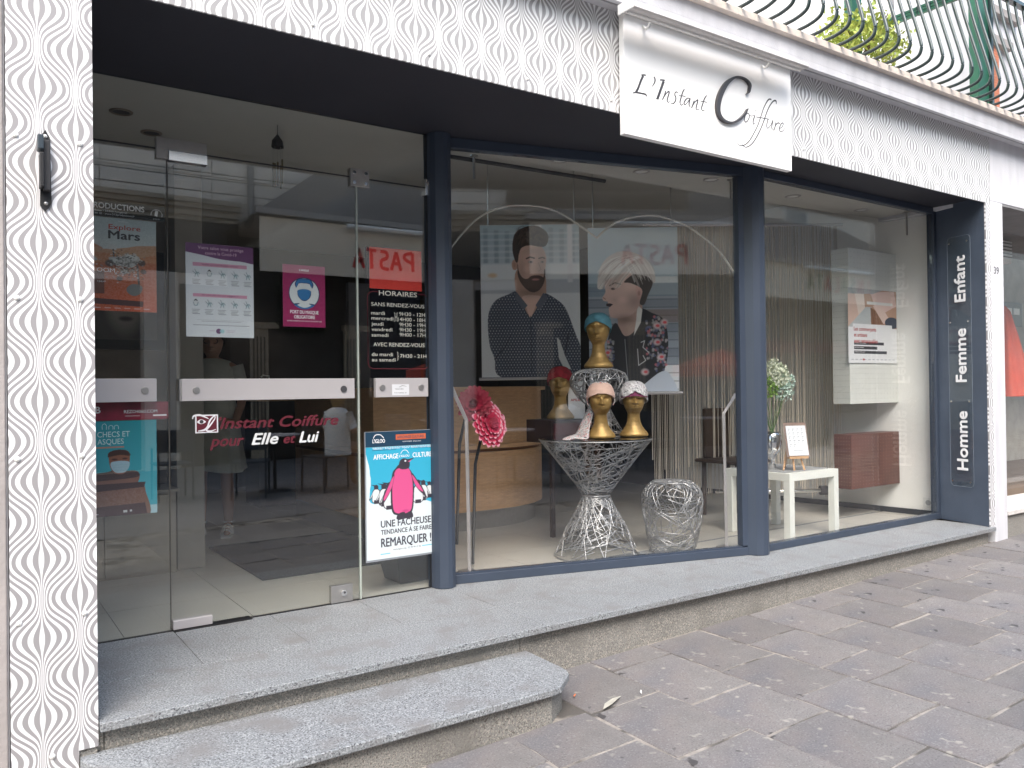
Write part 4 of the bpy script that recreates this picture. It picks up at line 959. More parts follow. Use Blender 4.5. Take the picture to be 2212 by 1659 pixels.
cw.rect(0, .0, 1, .36, (.42, .50, .54)); cw.rect(.5, .30, 1, .41, (.66, .69, .69)); cw.rect(0, .34, 1, .42, (.20, .26, .31), .7); cw.rect(.6, .5, 1, .58, (.20, .13, .10), .6); cw.blur(3)
cw.blob([(.28, .44), (.56, .40), (.60, .56), (.56, .70), (.36, .70), (.32, .55)], (.46, .32, .27))
jk = cw.blob([(.58, .50), (.70, .52), (.83, .56), (.88, .66), (.87, .80), (.80, .90), (.60, 1.0), (.2, 1.0), (.19, .80), (.22, .66), (.30, .58), (.40, .66), (.52, .62)], (.03, .03, .035))
for k in range(300):
    x, y = cw.rs.uniform(.62, .90), cw.rs.uniform(.54, .95)
    if cw.rs.rand() < .22: x = cw.rs.uniform(.19, .27); y = cw.rs.uniform(.68, .86)
    i, j = int(y * 560), int(x * 320)
    if 0 <= i < 560 and 0 <= j < 320 and jk[i, j] and (x > .64 + .1 * (y > .8) or x < .3): c_ = [(.13, .14, .20), (.45, .42, .42), (.10, .12, .22), (.5, .16, .18), (.3, .3, .3)][k % 5]; cw.ell(x, y, .018 * cw.rs.uniform(.5, 1.3), .010, c_, .8, .4)
for x, y in ((.84, .58), (.76, .60), (.80, .79), (.76, .70), (.62, .88), (.20, .76)): cw.ell(x, y, .055, .026, (.60, .50, .50), .9, .5); cw.ell(x + .008, y, .03, .012, (.60, .05, .07), .9, .5)
cw.poly([(.545, .47), (.60, .50), (.58, .58), (.50, .66), (.53, .56)], (.68, .67, .64)); cw.line([(.40, .68), (.43, .95)], .006, (.35, .35, .36))
cw.line([(.58, .70), (.62, .69), (.60, .73), (.66, .76)], .007, (.7, .7, .7)); cw.line([(.54, .74), (.55, .84), (.63, .81), (.60, .78)], .007, (.7, .7, .7))
cw.blob([(.80, .88), (.90, .90), (.96, 1.02), (.48, 1.02), (.60, .96)], (.50, .54, .60))
cw.blob([(.175, .33), (.20, .27), (.36, .25), (.56, .30), (.59, .40), (.56, .48), (.48, .53), (.36, .55), (.25, .545), (.225, .50), (.235, .475), (.205, .47), (.215, .45), (.17, .445), (.155, .425), (.19, .39)], (.68, .52, .46), c2=(.55, .39, .34))
cw.blob([(.53, .36), (.60, .36), (.61, .41), (.55, .44)], (.62, .42, .37)); cw.ell(.565, .40, .02, .02, (.42, .25, .22), .8, .5)
cw.poly([(.195, .462), (.235, .460), (.275, .466), (.24, .482), (.20, .478)], (.035, .02, .03)); cw.line([(.24, .352), (.30, .335), (.36, .345)], .012, (.16, .12, .10)); cw.ell(.275, .372, .03, .009, (.12, .08, .07), 1, .4); cw.line([(.165, .425), (.19, .435)], .012, (.4, .25, .2))
cw.ell(.38, .44, .09, .03, (.76, .55, .50), .5, .8)
cw.blob([(.55, .27), (.70, .27), (.72, .34), (.66, .42), (.62, .47), (.57, .46), (.60, .38), (.48, .34), (.40, .33)], (.10, .085, .08))
cw.blob([(.10, .36), (.13, .25), (.22, .18), (.36, .145), (.52, .155), (.66, .20), (.74, .27), (.74, .34), (.66, .30), (.52, .285), (.42, .27), (.30, .30), (.20, .32), (.16, .37)], (.55, .51, .48), c2=(.68, .64, .60))
for k in range(130):
    x0_ = cw.rs.uniform(.36, .60); v_ = cw.rs.uniform(0, 1); sd_ = -1 if cw.rs.rand() < .62 else .55; cc = [(.80, .77, .73), (.40, .35, .32), (.62, .58, .54)][k % 3]; yb_ = .17 + .05 * v_; cw.line([(x0_, yb_), (x0_ + sd_ * .10, yb_ + .01 + .03 * v_), (x0_ + sd_ * .20, yb_ + .045 + .06 * v_), (x0_ + sd_ * .26, yb_ + .085 + .07 * v_)], .007, cc, .55)
for cx_, cy_, rx_, ry_, v_ in ((.52, .45, .10, .06, -.12), (.40, .56, .12, .03, -.16), (.25, .33, .08, .03, -.05), (.30, .44, .05, .02, -.04), (.48, .36, .10, .05, .05)): cw.shade(cx_, cy_, rx_, ry_, v_)
cw.blur(1); cw.contrast(1.1, 1.5)
fr2 = quadframe((3.862, 1.632, 1.052), 0, 0, fyaw)
t = thing('hanging_poster', 'hanging poster of woman with blonde crop and floral jacket', 'poster', group='large hanging salon posters')
sheet('print', fr2, .665, 1.22, cw.material('woman_print', .4), t)
build('bottom_bar', MB().tube([fr2.p(-.02, -.012, 0), fr2.p(.69, -.012, 0)], .012, 6), alu, t)
b = MB()
for x in (.04, .62): b.tube([fr2.p(x, 1.22, 0), fr2.p(x, 1.70, 0)], .004, 5)
build('chain', b, steel, t)

# ---------------- string curtain
t = thing('string_curtain', 'beige string curtain hanging beside the woman poster', 'curtain')
s0 = build('strand', MB().box(-.0022, .0022, -.0022, .0022, 0, 1), string_m, t)
n = 110
for k in range(n):
    u = (k + rnd.uniform(-.35, .35)) / n; x, y = 4.84 + 1.42 * u, 1.99 - .85 * u
    if .32 < u < .40 and k % 2: continue
    o = s0 if k == 0 else s0.copy()
    if k: col.objects.link(o); o.parent = t
    zb = .12 + .1 * rnd.random() + (.25 if k % 7 == 0 else 0); o.location = (x, y, zb); o.scale = (rnd.choice([1, 1, 1.6, 2.2]), 1, 2.45 - zb); o.rotation_euler = (rnd.uniform(-.006, .006), rnd.uniform(-.006, .006), 0)
build('rod', MB().tube([(4.80, 2.02, 2.46), (6.28, 1.12, 2.46)], .012, 8), alu, t)

# ---------------- wicker furniture
def lattice(prof, nw, r, c=(0, 0), seed=1, seg=9, diag=1.0):
    rr = random.Random(seed); b = MB(); L = [0]
    for p, q in zip(prof[:-1], prof[1:]): L.append(L[-1] + math.hypot(p[0] - q[0], p[1] - q[1]))
    T = L[-1]; L = [x / T for x in L]
    rad = lambda s: (float(np.interp(s, L, [p[0] for p in prof])), float(np.interp(s, L, [p[1] for p in prof])))
    H_ = T
    for k in range(nw):
        th = rr.uniform(0, 6.283); s = rr.uniform(0, 1); L_ = rr.uniform(.16, .34); an = rr.choice([25, -25, 60, -60, 85, 8]) + rr.uniform(-13, 13); pts = []
        for i in range(seg):
            if not 0 <= s <= 1: break
            R_, z = rad(s); pts.append((c[0] + R_ * math.cos(th), c[1] + R_ * math.sin(th), z))
            s += L_ / seg * math.cos(R(an)) / H_; th += L_ / seg * math.sin(R(an)) / max(.05, R_)
        if len(pts) > 2: b.tube(pts, r, 5, cap=False)
    return b
def ring(b, c, R_, z, r, n=40): b.tube([(c[0] + R_ * math.cos(6.2832 * k / n), c[1] + R_ * math.sin(6.2832 * k / n), z) for k in range(n + 1)], r, 5, cap=False)
TC = (3.40, 1.03)
t = thing('wicker_table', 'hourglass shaped grey wicker side table with round glass top', 'table')
upp = [(.090, .40), (.13, .46), (.20, .55), (.29, .665), (.362, .752)]; low = [(.272, .006), (.245, .07), (.19, .195), (.118, .32), (.088, .385)]
o = build('bowl_lattice', lattice(upp, 380, .0034, TC, 3), wire_m, t, smooth=True); o['kind'] = 'stuff'
o = build('foot_lattice', lattice(low, 270, .0034, TC, 4), wire_m, t, smooth=True); o['kind'] = 'stuff'
b = MB(); ring(b, TC, .362, .754, .005); ring(b, TC, .088, .392, .006); ring(b, TC, .274, .006, .006); build('rim', b, wire_m, t, smooth=True)
build('table_top', MB().lathe([(.355, .757), (.366, .759), (.366, .764), (.355, .766), (.001, .766)], 56, TC), mat('smoked_glass', (.012, .014, .016), .06, spec=.8), t)
SC = (3.895, .84)
t = thing('wicker_stool', 'grey wicker pouf standing on the tiles right of the wicker table', 'stool')
pf_ = [(.147, .004), (.160, .06), (.186, .19), (.201, .32), (.196, .38), (.175, .42), (.135, .455), (.06, .468), (.01, .470)]
o = build('lattice', lattice(pf_, 300, .0033, SC, 5), wire_m, t, smooth=True); o['kind'] = 'stuff'
b = MB(); ring(b, SC, .148, .006, .006); ring(b, SC, .128, .458, .004); build('rim', b, wire_m, t, smooth=True)
VC = (3.475, 1.075)
t = thing('wicker_vase', 'grey wicker stand with bulging top standing on the wicker table', 'stand')
pf_ = [(.155, .770), (.150, .80), (.11, .87), (.070, .945), (.075, .965), (.14, 1.02), (.185, 1.09), (.190, 1.14), (.17, 1.18), (.11, 1.205), (.01, 1.212)]
o = build('lattice', lattice(pf_, 300, .0032, VC, 6), wire_m, t, smooth=True); o['kind'] = 'stuff'
b = MB(); ring(b, VC, .155, .770, .005); ring(b, VC, .071, .95, .005); ring(b, VC, .12, 1.203, .003); build('rim', b, wire_m, t, smooth=True)
t = thing('display_plinth', 'small dark stand behind the wicker table holding the red capped head', 'stand')
build('top', MB().box(3.40, 3.74, 1.50, 1.80, .70, .862), mat('plinth_dark', (.035, .02, .02), .5), t, bevel=.004)
build('front', MB().box(3.42, 3.72, 1.493, 1.499, .72, .84), mat('plinth_red', (.09, .015, .02), .5), t)
build('leg', MB().box(3.55, 3.58, 1.70, 1.73, .001, .699), mat('plinth_dark', 0), t)
fy = R(-20)
h1 = mannequin((3.325, .885, .767), R(-36), 'gold display head wearing pale pink cap at the table front', .93)
h2 = mannequin((3.595, .875, .767), R(-36), 'gold display head wearing violet peaked scarf cap on the table', .93)
h3 = mannequin((3.475, 1.075, 1.214), R(-48), 'gold display head with teal cap on the wicker stand', .97)
h4 = mannequin((3.56, 1.60, .864), R(-42), 'gold display head with dark red cap on the dark box', 1.0)
pinkc = mat('pale_pink_cloth', (.62, .42, .35), .9, vary=.04); teal = mat('teal_cloth', (.10, .26, .32), .9, vary=.12, scale=20); redc = mat('red_cloth', (.30, .015, .025), .85, vary=.25, scale=30); viol = mat('violet_cloth', (.17, .028, .085), .9, vary=.06)
def scarf_mat(nm, base, cs, sc):
    m = mat(nm, base, .85, vary=.03); b_ = m.node_tree.nodes['Principled BSDF']; tc = nd(m, 'ShaderNodeTexCoord')
    wv = nd(m, 'ShaderNodeTexNoise'); wv.inputs['Scale'].default_value = sc; wv.inputs['Distortion'].default_value = 2.2; wv.inputs['Detail'].default_value = 1
    lk(m, tc.outputs['Object'], wv.inputs['Vector']); cr_ = nd(m, 'ShaderNodeValToRGB'); el = cr_.color_ramp; el.interpolation = 'CONSTANT'
    el.elements[0].color = (*base, 1); el.elements[1].position = .42; el.elements[1].color = (*cs[0], 1)
    for p, c_ in zip((.47, .55, .60), (base, cs[1], base)): e = el.elements.new(p); e.color = (*c_, 1)
    lk(m, wv.outputs['Fac'], cr_.inputs[0]); lk(m, cr_.outputs[0], b_.inputs['Base Color']); return m
scf = scarf_mat('scarf_print', (.62, .62, .62), ((.05, .05, .06), (.50, .03, .03)), 26); scf2 = scarf_mat('grey_scarf_print', (.66, .65, .66), ((.10, .10, .12), (.36, .30, .33)), 22)
hat('teal_headscarf', 'plain teal cloth cap on the highest gold head', h3.location, h3.rotation_euler.z, .97, [('cap', lambda a: .305 - .085 * ((1 - math.cos(a)) / 2) ** .7, .008, teal, .0012, .004)], 'cap')
hat('red_headscarf', 'dark red pleated cap on the gold head on the dark box', h4.location, h4.rotation_euler.z, 1.0, [('cap', lambda a: .298 - .085 * ((1 - math.cos(a)) / 2) ** .7, .009, redc, .003, .004)], 'cap')
hp = hat('pink_headscarf', 'pale pink cap with patterned back and trailing scarf tail', h1.location, h1.rotation_euler.z, .93, [('scarf_back', lambda a: (.355 if math.cos(a) > .15 else .22 - .03 * math.cos(a)), .013, scf, .003, .004), ('band', lambda a: (.300 - .05 * (1 - math.cos(a)) if math.cos(a) > -.1 else 9), .012, pinkc, .0008, .004)], 'cap')
hv = hat('violet_headscarf', 'white patterned scarf cap with violet peak', h2.location, h2.rotation_euler.z, .93, [('scarf_back', lambda a: .31 - .10 * ((1 - math.cos(a)) / 2) ** .5, .016, scf2, .004, .004)], 'cap')
b = MB(); n = 16
for i, (z, rr_) in enumerate(((.330, .010), (.312, .017), (.292, .022), (.282, .036))):
    for k in range(n + 1): a = R(-62 + 124 * k / n); rx, ry = .067 + rr_, .084 + rr_; b.v.append((rx * math.sin(a), -ry * math.cos(a), z - .012 * abs(math.sin(a))))
b.f = [(i * (n + 1) + k, i * (n + 1) + k + 1, (i + 1) * (n + 1) + k + 1, (i + 1) * (n + 1) + k) for i in range(3) for k in range(n)]; b.m = [0] * len(b.f)
o = build('peak', b, viol, hv, smooth=True); s = o.modifiers.new('s', 'SOLIDIFY'); s.thickness = .004
# scarf tail down to the table edge
b = MB(); C_ = [(-.05, .07, .235, .06), (-.075, .06, .17, .09), (-.10, .05, .11, .12), (-.12, .02, .055, .14), (-.135, -.01, .016, .17), (-.17, -.04, .008, .18), (-.215, -.06, .006, .15), (-.255, -.07, -.015, .11), (-.27, -.075, -.05, .09)]
C_ = spline(C_, closed=False, k=4); nx = 10
for i, (x, y, z, w_) in enumerate(C_):
    for k in range(nx + 1): q = k / nx - .5; b.v.append((x + q * w_ * .55, y - q * w_ * .9, z + .008 * math.sin(9 * q + i * .35) + .010 * (abs(z) > .02) * math.cos(6 * q)))
b.f = [(i * (nx + 1) + k, i * (nx + 1) + k + 1, (i + 1) * (nx + 1) + k + 1, (i + 1) * (nx + 1) + k) for i in range(len(C_) - 1) for k in range(nx)]; b.m = [0] * len(b.f)
o = build('scarf_tail', b, scf, hp, smooth=True); s = o.modifiers.new('s', 'SOLIDIFY'); s.thickness = .002
# slip of paper with red writing behind the heads
t = thing('paper_label', 'white rounded card with red letters between the two left heads', 'card')
fq = quadframe((3.605, 1.565, .866), 0, 0, fyaw); sheet('card', fq, .12, .27, paper, t); b = MB(); put_text(b, fq, 'APILIE', .018, .125, .018, offset=.02); build('lettering', b, mat('letter_red', (.45, .02, .02), .6), t)

# ---------------- bent partition posts at both ends of the angled window
def bent_post(lb_, x, y, top_):
    t = thing('bent_post', lb_, 'post', group='bent aluminium posts')
    b = MB().tube([(x, y, .004), (x - .01, y, .90), (x + top_[0], y + top_[1], 1.10)], .013, 4); build('profile', b, alu, t)
    build('base', MB().box(x - .06, x + .03, y - .04, y + .04, .0008, .010), steel, t)
bent_post('bent aluminium post beside the pink flower', 2.505, 1.14, (-.11, 0)); bent_post('bent aluminium post at the right end of the angled window', 4.26, .70, (.16, -.02))

# ---------------- gerbera flowers
pk1 = mat('petal_pink', (.62, .035, .10), .6, vary=.3, scale=40); pk2 = mat('petal_edge', (.78, .34, .42), .6, vary=.1); pkd = mat('petal_dark', (.24, .008, .03), .6, vary=.2)
def flower(label, c, R_, yaw_, m, n_r=4, k_sc=1.0, edge=True):
    t = thing('gerbera_flower', label, 'flower', c, 0); Rt = Matrix.Rotation(R(yaw_), 4, 'Z') @ Matrix.Rotation(R(78), 4, 'X')
    for ring_ in range(n_r):
        n_p = [20, 18, 16, 14][ring_]; b = MB()
        for k in range(n_p):
            a = 6.2832 * k / n_p + ring_ * .2 + rnd.uniform(-.06, .06); L = R_ * [1, .86, .68, .50][ring_] * rnd.uniform(.9, 1.04); W_ = R_ * [.30, .29, .26, .22][ring_]; lift = [-.06, .06, .17, .32][ring_] * R_
            P = []
            for s, wd in ((.10, .35), (.4, .8), (.72, 1.0), (.90, .85), (1.0, .30)):
                for q, e in ((-1, .12), (0, -.04), (1, .12)): P.append((s * L, q * wd * W_ * .5, lift * s * (.6) + e * W_ * wd + (.0 if s < .9 else .02 * R_)))
            Q = [Rt @ Vector((x * math.cos(a) - y * math.sin(a), x * math.sin(a) + y * math.cos(a), z)) for x, y, z in P]
            o_ = len(b.v); b.v += [tuple(q) for q in Q]
            for i in range(4):
                for j in range(2): b.f.append((o_ + i * 3 + j, o_ + i * 3 + j + 1, o_ + i * 3 + j + 4, o_ + i * 3 + j + 3)); b.m.append(1 if (edge and i == 3) else 0)
        build('petal_ring', b, [m, pk2], t, smooth=True)
    b = MB()
    for k in range(90):
        a = k * 2.4; q = R_ * .20 * math.sqrt(k / 90); p = Rt @ Vector((q * math.cos(a), q * math.sin(a), R_ * .12)); p2 = Rt @ Vector((q * 1.15 * math.cos(a), q * 1.15 * math.sin(a), R_ * (.30 + .08 * rnd.random()))); b.tube([p, p2], R_ * .016, 3)
    b.add([Rt @ Vector((R_ * .2 * math.cos(6.28 * k / 16), R_ * .2 * math.sin(6.28 * k / 16), R_ * .12)) for k in range(16)], [tuple(range(16))], 1)
    build('heart', b, [mat('heart_pink', (.60, .10, .17), .6) if edge else m, m], t)
    st_ = [(0, .03, -.01), (-.02, .06, -.06), (-.06, .08, -.25), (-.10, .06, -.86)]
    build('stem', MB().tube(st_, .010, 6), black, t, smooth=True)
    return t
flower('large open bright pink gerbera in front of the counter', (2.70, 1.20, .872), .150, 14, pk1)
f2 = flower('darker half closed gerbera behind the bright pink one', (2.60, 1.22, 1.0), .115, -40, pkd, edge=False)

# ---------------- white table, easel, flowers
t = thing('white_side_table', 'square white lacquered side table behind the right post', 'table')
TX0, TX1, TY0, TY1 = 4.735, 5.300, .545, 1.105
build('top', MB().box(TX0, TX1, TY0, TY1, .418, .472), wtab, t, bevel=.002)
for x in (TX0, TX1 - .052):
    for y in (TY0, TY1 - .052): build('leg', MB().box(x, x + .052, y, y + .052, .001, .4178), wtab, t, bevel=.0015)
t = tag(build('table_mat', MB().box(TX0 + .02, TX1 - .05, TY0 + .05, TY1 - .03, .4725, .4765), mat('place_mat', (.28, .29, .30), .8, vary=.2, scale=80)), 'grey woven mat lying on the white side table', 'mat')
t = thing('small_easel', 'small wooden easel holding a white card on the white table', 'easel', (4.955, .665, .4770), R(-22))
for a, b_ in (((-.10, -.02, .002), (-.015, .035, .30)), ((.045, -.055, .002), (.005, .03, .28)), ((.0, .13, .002), (.0, .035, .30)), ((-.035, -.055, .002), (-.02, .03, .28))): build('leg', MB().tube([a, b_], .0075, 4), wood, t)
build('ledge', MB().box(-.075, .075, -.062, -.03, .085, .102), wood, t)
t2_ = thing('price_card', 'white price list card leaning on the small wooden easel', 'card', (4.955, .665, .4770), R(-22))
fe = Frame((-.085, -.060, .104), (1, 0, 0), (0, .22, 1)); fe.n = -abs(1) * (fe.n if fe.n.y > 0 else -fe.n)
sheet('board', Frame((-.092, -.0595, .100), (1, 0, 0), (0, .22, 1)), .178, .245, mat('board_brown', (.25, .17, .14), .7), t2_, thick=.004)
cc = Canvas(120, 160, (.80, .82, .86))
for j in range(5):
    for k in range(4 if j < 4 else 2): cc.rect(.10 + .22 * k, .10 + .13 * j, .20 + .22 * k, .12 + .13 * j, (.25, .27, .3)); cc.rect(.10 + .22 * k, .14 + .13 * j, .13 + .22 * k, .19 + .13 * j, (.4, .42, .45))
cc.rect(.25, .82, .75, .84, (.35, .35, .38)); cc.rect(.12, .90, .9, .915, (.35, .35, .38)); cc.blur(1)
sheet('card', Frame((-.080, -.0645, .108), (1, 0, 0), (0, .22, 1)), .155, .215, cc.material('card_print', .5), t2_)
t = thing('flower_bouquet', 'bouquet of white and green hydrangeas in a chrome vase on white table', 'bouquet', (4.88, .80, .4768))
build('vase', MB().lathe([(.02, 0), (.028, .01), (.018, .06), (.03, .10), (.062, .14), (.070, .20), (.066, .25), (.05, .275), (.046, .275)], 28), chrome, t, smooth=True)
b = MB()
for k in range(12): a = k * .7; b.tube([(0, 0, .25), (.05 * math.cos(a), .05 * math.sin(a), .40), (.12 * math.cos(a), .10 * math.sin(a), .58)], .003, 4)
build('stem', b, mat('stem_green', (.06, .12, .03), .6), t)
hyw = mat('hydrangea_white', (.70, .74, .60), .7, vary=.2, scale=30); hyg = mat('hydrangea_green', (.24, .40, .09), .7, vary=.3, scale=30); hyc = mat('hydrangea_mint', (.60, .74, .66), .7, vary=.2, scale=30)
for cx, cy, cz, rr_, m in ((-.02, 0, .70, .085, hyw), (.075, -.02, .66, .070, hyw), (.02, .03, .60, .085, hyg), (-.06, .0, .58, .08, hyg), (.13, .02, .72, .05, hyw), (.15, -.02, .63, .062, hyc), (.10, -.03, .55, .065, hyc), (.02, -.05, .67, .07, hyw), (.06, .03, .74, .06, hyw)):
    b = MB(); r3 = random.Random(int(cz * 1000 + cx * 999))
    for k in range(150):
        d = Vector((r3.gauss(0, 1), r3.gauss(0, 1), r3.gauss(.2, 1))).normalized(); c_ = Vector((cx, cy, cz)) + d * rr_ * r3.uniform(.7, 1.05)
        leaf(b, c_, .022, .018, r3)
    build('bloom', b, m, t)

# ---------------- display boxes on the side wall, poster, socket, footrail
def wx(y): return 6.565 - (y - .49) * .1052
t = thing('brown_display_box', 'dark brown perforated wall box behind the right window', 'display box')
build('box', MB().prism([(5.845, .79), (wx(.79) - .002, .79), (wx(.945) - .002, .945), (5.845, .945)], .25, .686), brownbox, t, bevel=.003)
b = MB()
def dots_on(b, p, q, z0, z1, nx, nz, s=.0035):
    p = Vector(p); q = Vector(q); d = (q - p).normalized(); nn = Vector((d.y, -d.x, 0))
    if nn.y > 0 and abs(nn.y) > abs(nn.x): nn = -nn
    if abs(nn.x) >= abs(nn.y) and nn.x > 0: nn = -nn
    for i in range(nx):
        for j in range(nz):
            c_ = p + (q - p) * ((i + .7) / (nx + .4)); c_ = c_ + nn * .0012; z = z0 + (z1 - z0) * (j + .7) / (nz + .4)
            b.add([(c_.x - d.x * s, c_.y - d.y * s, z), (c_.x + d.x * s, c_.y + d.y * s, z), (c_.x + d.x * s, c_.y + d.y * s, z + .004), (c_.x - d.x * s, c_.y - d.y * s, z + .004)], [(0, 1, 2, 3)])
dots_on(b, (5.845, .79, 0), (6.53, .79, 0), .26, .675, 16, 15); dots_on(b, (5.845, .945, 0), (5.845, .79, 0), .26, .675, 6, 15)
o = build('perforation', b, mat('perf_light', (.35, .20, .14), .6), t); o['kind'] = 'stuff'
t = thing('white_display_box', 'tall pale perforated wall box behind the shop association poster', 'display box')
pale = mat('pale_laminate', (.68, .69, .66), .5, vary=.03)
build('box', MB().prism([(5.845, .79), (wx(.79) - .002, .79), (wx(.945) - .002, .945), (5.845, .945)], .93, 2.177), pale, t, bevel=.003)
b = MB(); dots_on(b, (5.845, .79, 0), (6.53, .79, 0), .94, 2.17, 15, 30); dots_on(b, (5.845, .945, 0), (5.845, .79, 0), .94, 2.17, 6, 26)
o = build('perforation', b, mat('perf_grey', (.25, .26, .26), .6), t); o['kind'] = 'stuff'
dd = (Vector((6.03, 1.02, 0)) - Vector((6.42, .64, 0))).normalized(); pm = Vector((6.42, .64, 0)) + dd * .30; nn = Vector((dd.y, -dd.x, 0)); nn = nn if nn.y < 0 else -nn
ca = Canvas(300, 460, (.82, .83, .85))
ca.rect(0, 0, 1, .52, (.50, .30, .20)); ca.poly([(0, 0), (.25, 0), (.32, .30), (.05, .52), (0, .52)], (.70, .50, .42)); ca.poly([(.12, .0), (.32, .05), (.35, .35), (.22, .40)], (.80, .68, .60)); ca.poly([(.0, .52), (.36, .24), (.48, .24), (.50, .48), (.52, .52)], (.52, .55, .56)); ca.poly([(.45, .24), (.60, .30), (.74, .46), (.46, .48)], (.26, .12, .06))
for k in range(5): ca.line([(.48 + .05 * k, .27 + .02 * k), (.52 + .05 * k, .47)], .012, (.14, .06, .03))
ca.poly([(.45, .04), (.95, .0), (1, .20), (.75, .30), (.55, .24)], (.74, .52, .46)); ca.poly([(.50, .22), (.66, .20), (.86, .40), (.72, .46)], (.74, .55, .48)); ca.rect(.38, .165, .92, .205, (.72, .72, .70)); ca.ell(.90, .44, .15, .08, (.04, .05, .08)); ca.poly([(.0, .0), (.7, .0), (.5, .06), (0, .08)], (.40, .42, .43)); ca.blur(2)
ca.rect(.0, .52, 1, 1, (.82, .83, .85)); ca.rect(.09, .475, .90, .53, (.82, .83, .85)); ca.rect(.11, .715, .72, .755, (.05, .05, .06)); ca.rect(.11, .775, .58, .815, (.05, .05, .06)); ca.rect(.11, .835, .78, .875, (.05, .05, .06))
for k in range(11): ca.rect(.05 + .085 * k, .945, .10 + .085 * k, .957, (.45, .46, .5)); 
ca.ell(.30, .951, .022, .013, (.5, .1, .1))
t = thing('shop_association_poster', 'poster with red words Les commercants et artisans sont remarquables', 'poster')
fs_ = Frame((5.815, .782, 1.257), (1, 0, 0), (0, 0, 1)); fs_.n = Vector((0, -1, 0))
sheet('print', fs_, .690, .60, ca.material('association_print', .5), t)
b = MB()
for s_, y_, h_ in (('Les commerçants', .255, .027), ('et artisans', .210, .027), ('sont remarquables', .165, .027)): put_text(b, fs_, s_, .077, (y_ - .012) * 1.07, h_ * 1.15, offset=.018)
b2 = MB()
for s_, y_ in (('Soutenons-les en achetant', .1475), ('dans leurs boutiques,', .114), ('soutenez l\'emploi local !', .080)): put_text(b2, fs_, s_, .083, y_ * 1.07, .0105, offset=.008)
build('lettering', b, mat('letter_red', 0), t); build('lettering', b2, letter_w, t)
t = thing('wall_socket', 'white wall socket low on the interior side wall', 'socket')
so = Vector((wx(.56) - .001, .56, .11)); du = Vector((.1046, -.9945, 0)).normalized()
Ts = Matrix.Translation(so) @ Matrix(((du.x, -du.y, 0), (du.y, du.x, 0), (0, 0, 1))).to_4x4()
build('plate', MB().box(-.042, .042, -.010, 0, -.042, .042, T=Ts), lt_white, t, bevel=.002)
b = MB().tube([Ts @ Vector((0, -.010, 0)), Ts @ Vector((0, -.0135, 0))], .022, 16); build('socket_ring', b, mat('socket_grey', (.4, .4, .4), .5), t)
t = thing('foot_rail', 'chrome foot rail with round end beneath the white display', 'rail')
build('tube', MB().tube([(5.2, 1.62, .20), (5.98, 1.16, .20)], .016, 10), chrome, t, smooth=True); build('end', MB().tube([(5.97, 1.165, .20), (6.02, 1.135, .20)], .04, 16), darkgrey, t)
t = thing('black_stool_leg', 'thin dark wooden chair standing behind the white table', 'chair')
for x, y in ((5.15, 1.45), (5.45, 1.35), (5.2, 1.75), (5.5, 1.65)): build('leg', MB().tube([(x, y, .001), (x + .02, y + .01, .45)], .02, 6), mat('dark_wood', (.06, .04, .03), .5), t)
build('seat', MB().box(5.12, 5.55, 1.33, 1.78, .451, .48), mat('dark_wood', 0), t, bevel=.01); build('backrest', MB().box(5.2, 5.53, 1.72, 1.76, .481, .9), mat('dark_wood', 0), t, bevel=.01)
t.name = 'dark_chair'
# black planter behind the penguin poster
t = thing('black_planter', 'black tapered planter standing behind the penguin poster', 'planter')
b = MB(); vs = [(2.13 + sx * a, 1.20 + sy * a, z) for a, z in ((.105, .001), (.15, .235)) for sx, sy in ((-1, -1), (1, -1), (1, 1), (-1, 1))]; b.add(vs, [(3, 2, 1, 0), (4, 5, 6, 7)] + [(k, (k + 1) % 4, (k + 1) % 4 + 4, k + 4) for k in range(4)]); build('pot', b, black, t, bevel=.006)
t = thing('radiator_panel', 'pale panel with steel edge left of the counter beside the navy post', 'panel')
build('panel', MB().box(2.31, 2.40, 1.18, 1.21, .02, 1.02), alu, t, bevel=.004); build('panel', MB().box(2.41, 2.44, 1.22, 1.24, .02, 1.0), lt_white, t, bevel=.004)
# ================================================================== PRINTS AND LETTERING ON THE GLASS
YB = G + .0058     # prints stuck behind the pane
def wall_frame(x, z, y): f = Frame((x, y, z), (1, 0, 0), (0, 0, 1)); f.n = Vector((0, -1, 0)); return f
# Mars poster
c = Canvas(260, 420, (.55, .62, .62)); c.poly([(0, 0), (1, 0), (1, .5), (0, .5)], (.50, .58, .60), c2=(.62, .62, .58))
c.blob([(-.1, .22), (.05, .20), (.16, .28), (.30, .36), (.3, .6), (-.1, .6)], (.48, .24, .14)); c.blob([(-.1, .33), (.30, .34), (.60, .31), (.80, .28), (1.1, .30), (1.1, .6), (-.1, .6)], (.52, .30, .18)); c.blob([(-.1, .42), (.3, .38), (.7, .42), (1.1, .38), (1.1, .7), (-.1, .7)], (.50, .22, .11))
c.poly([(0, .50), (1, .46), (1, 1), (0, 1)], (.46, .16, .08), c2=(.60, .12, .05)); c.blob([(0, .40), (.18, .43), (.20, .47), (0, .46)], (.40, .40, .36)); c.noise(.10, cell=4); c.blur(2)
wt, dk = (.62, .61, .58), (.07, .06, .055)
c.poly([(.36, .29), (.47, .30), (.46, .345), (.36, .34)], wt); c.line([(.42, .34), (.43, .42)], .02, dk)
c.blob([(.36, .43), (.52, .41), (.62, .38), (.76, .40), (.76, .46), (.66, .52), (.44, .50)], (.48, .46, .43)); c.blob([(.40, .44), (.56, .44), (.55, .49), (.42, .48)], wt); c.blob([(.60, .39), (.72, .385), (.74, .43), (.62, .44)], wt)
for x, y, r1 in ((.37, .49, .07), (.80, .47, .06), (.57, .56, .07), (.82, .56, .05), (.50, .65, .05)): c.ell(x, y, r1, r1 * .62, dk, .9, .3)
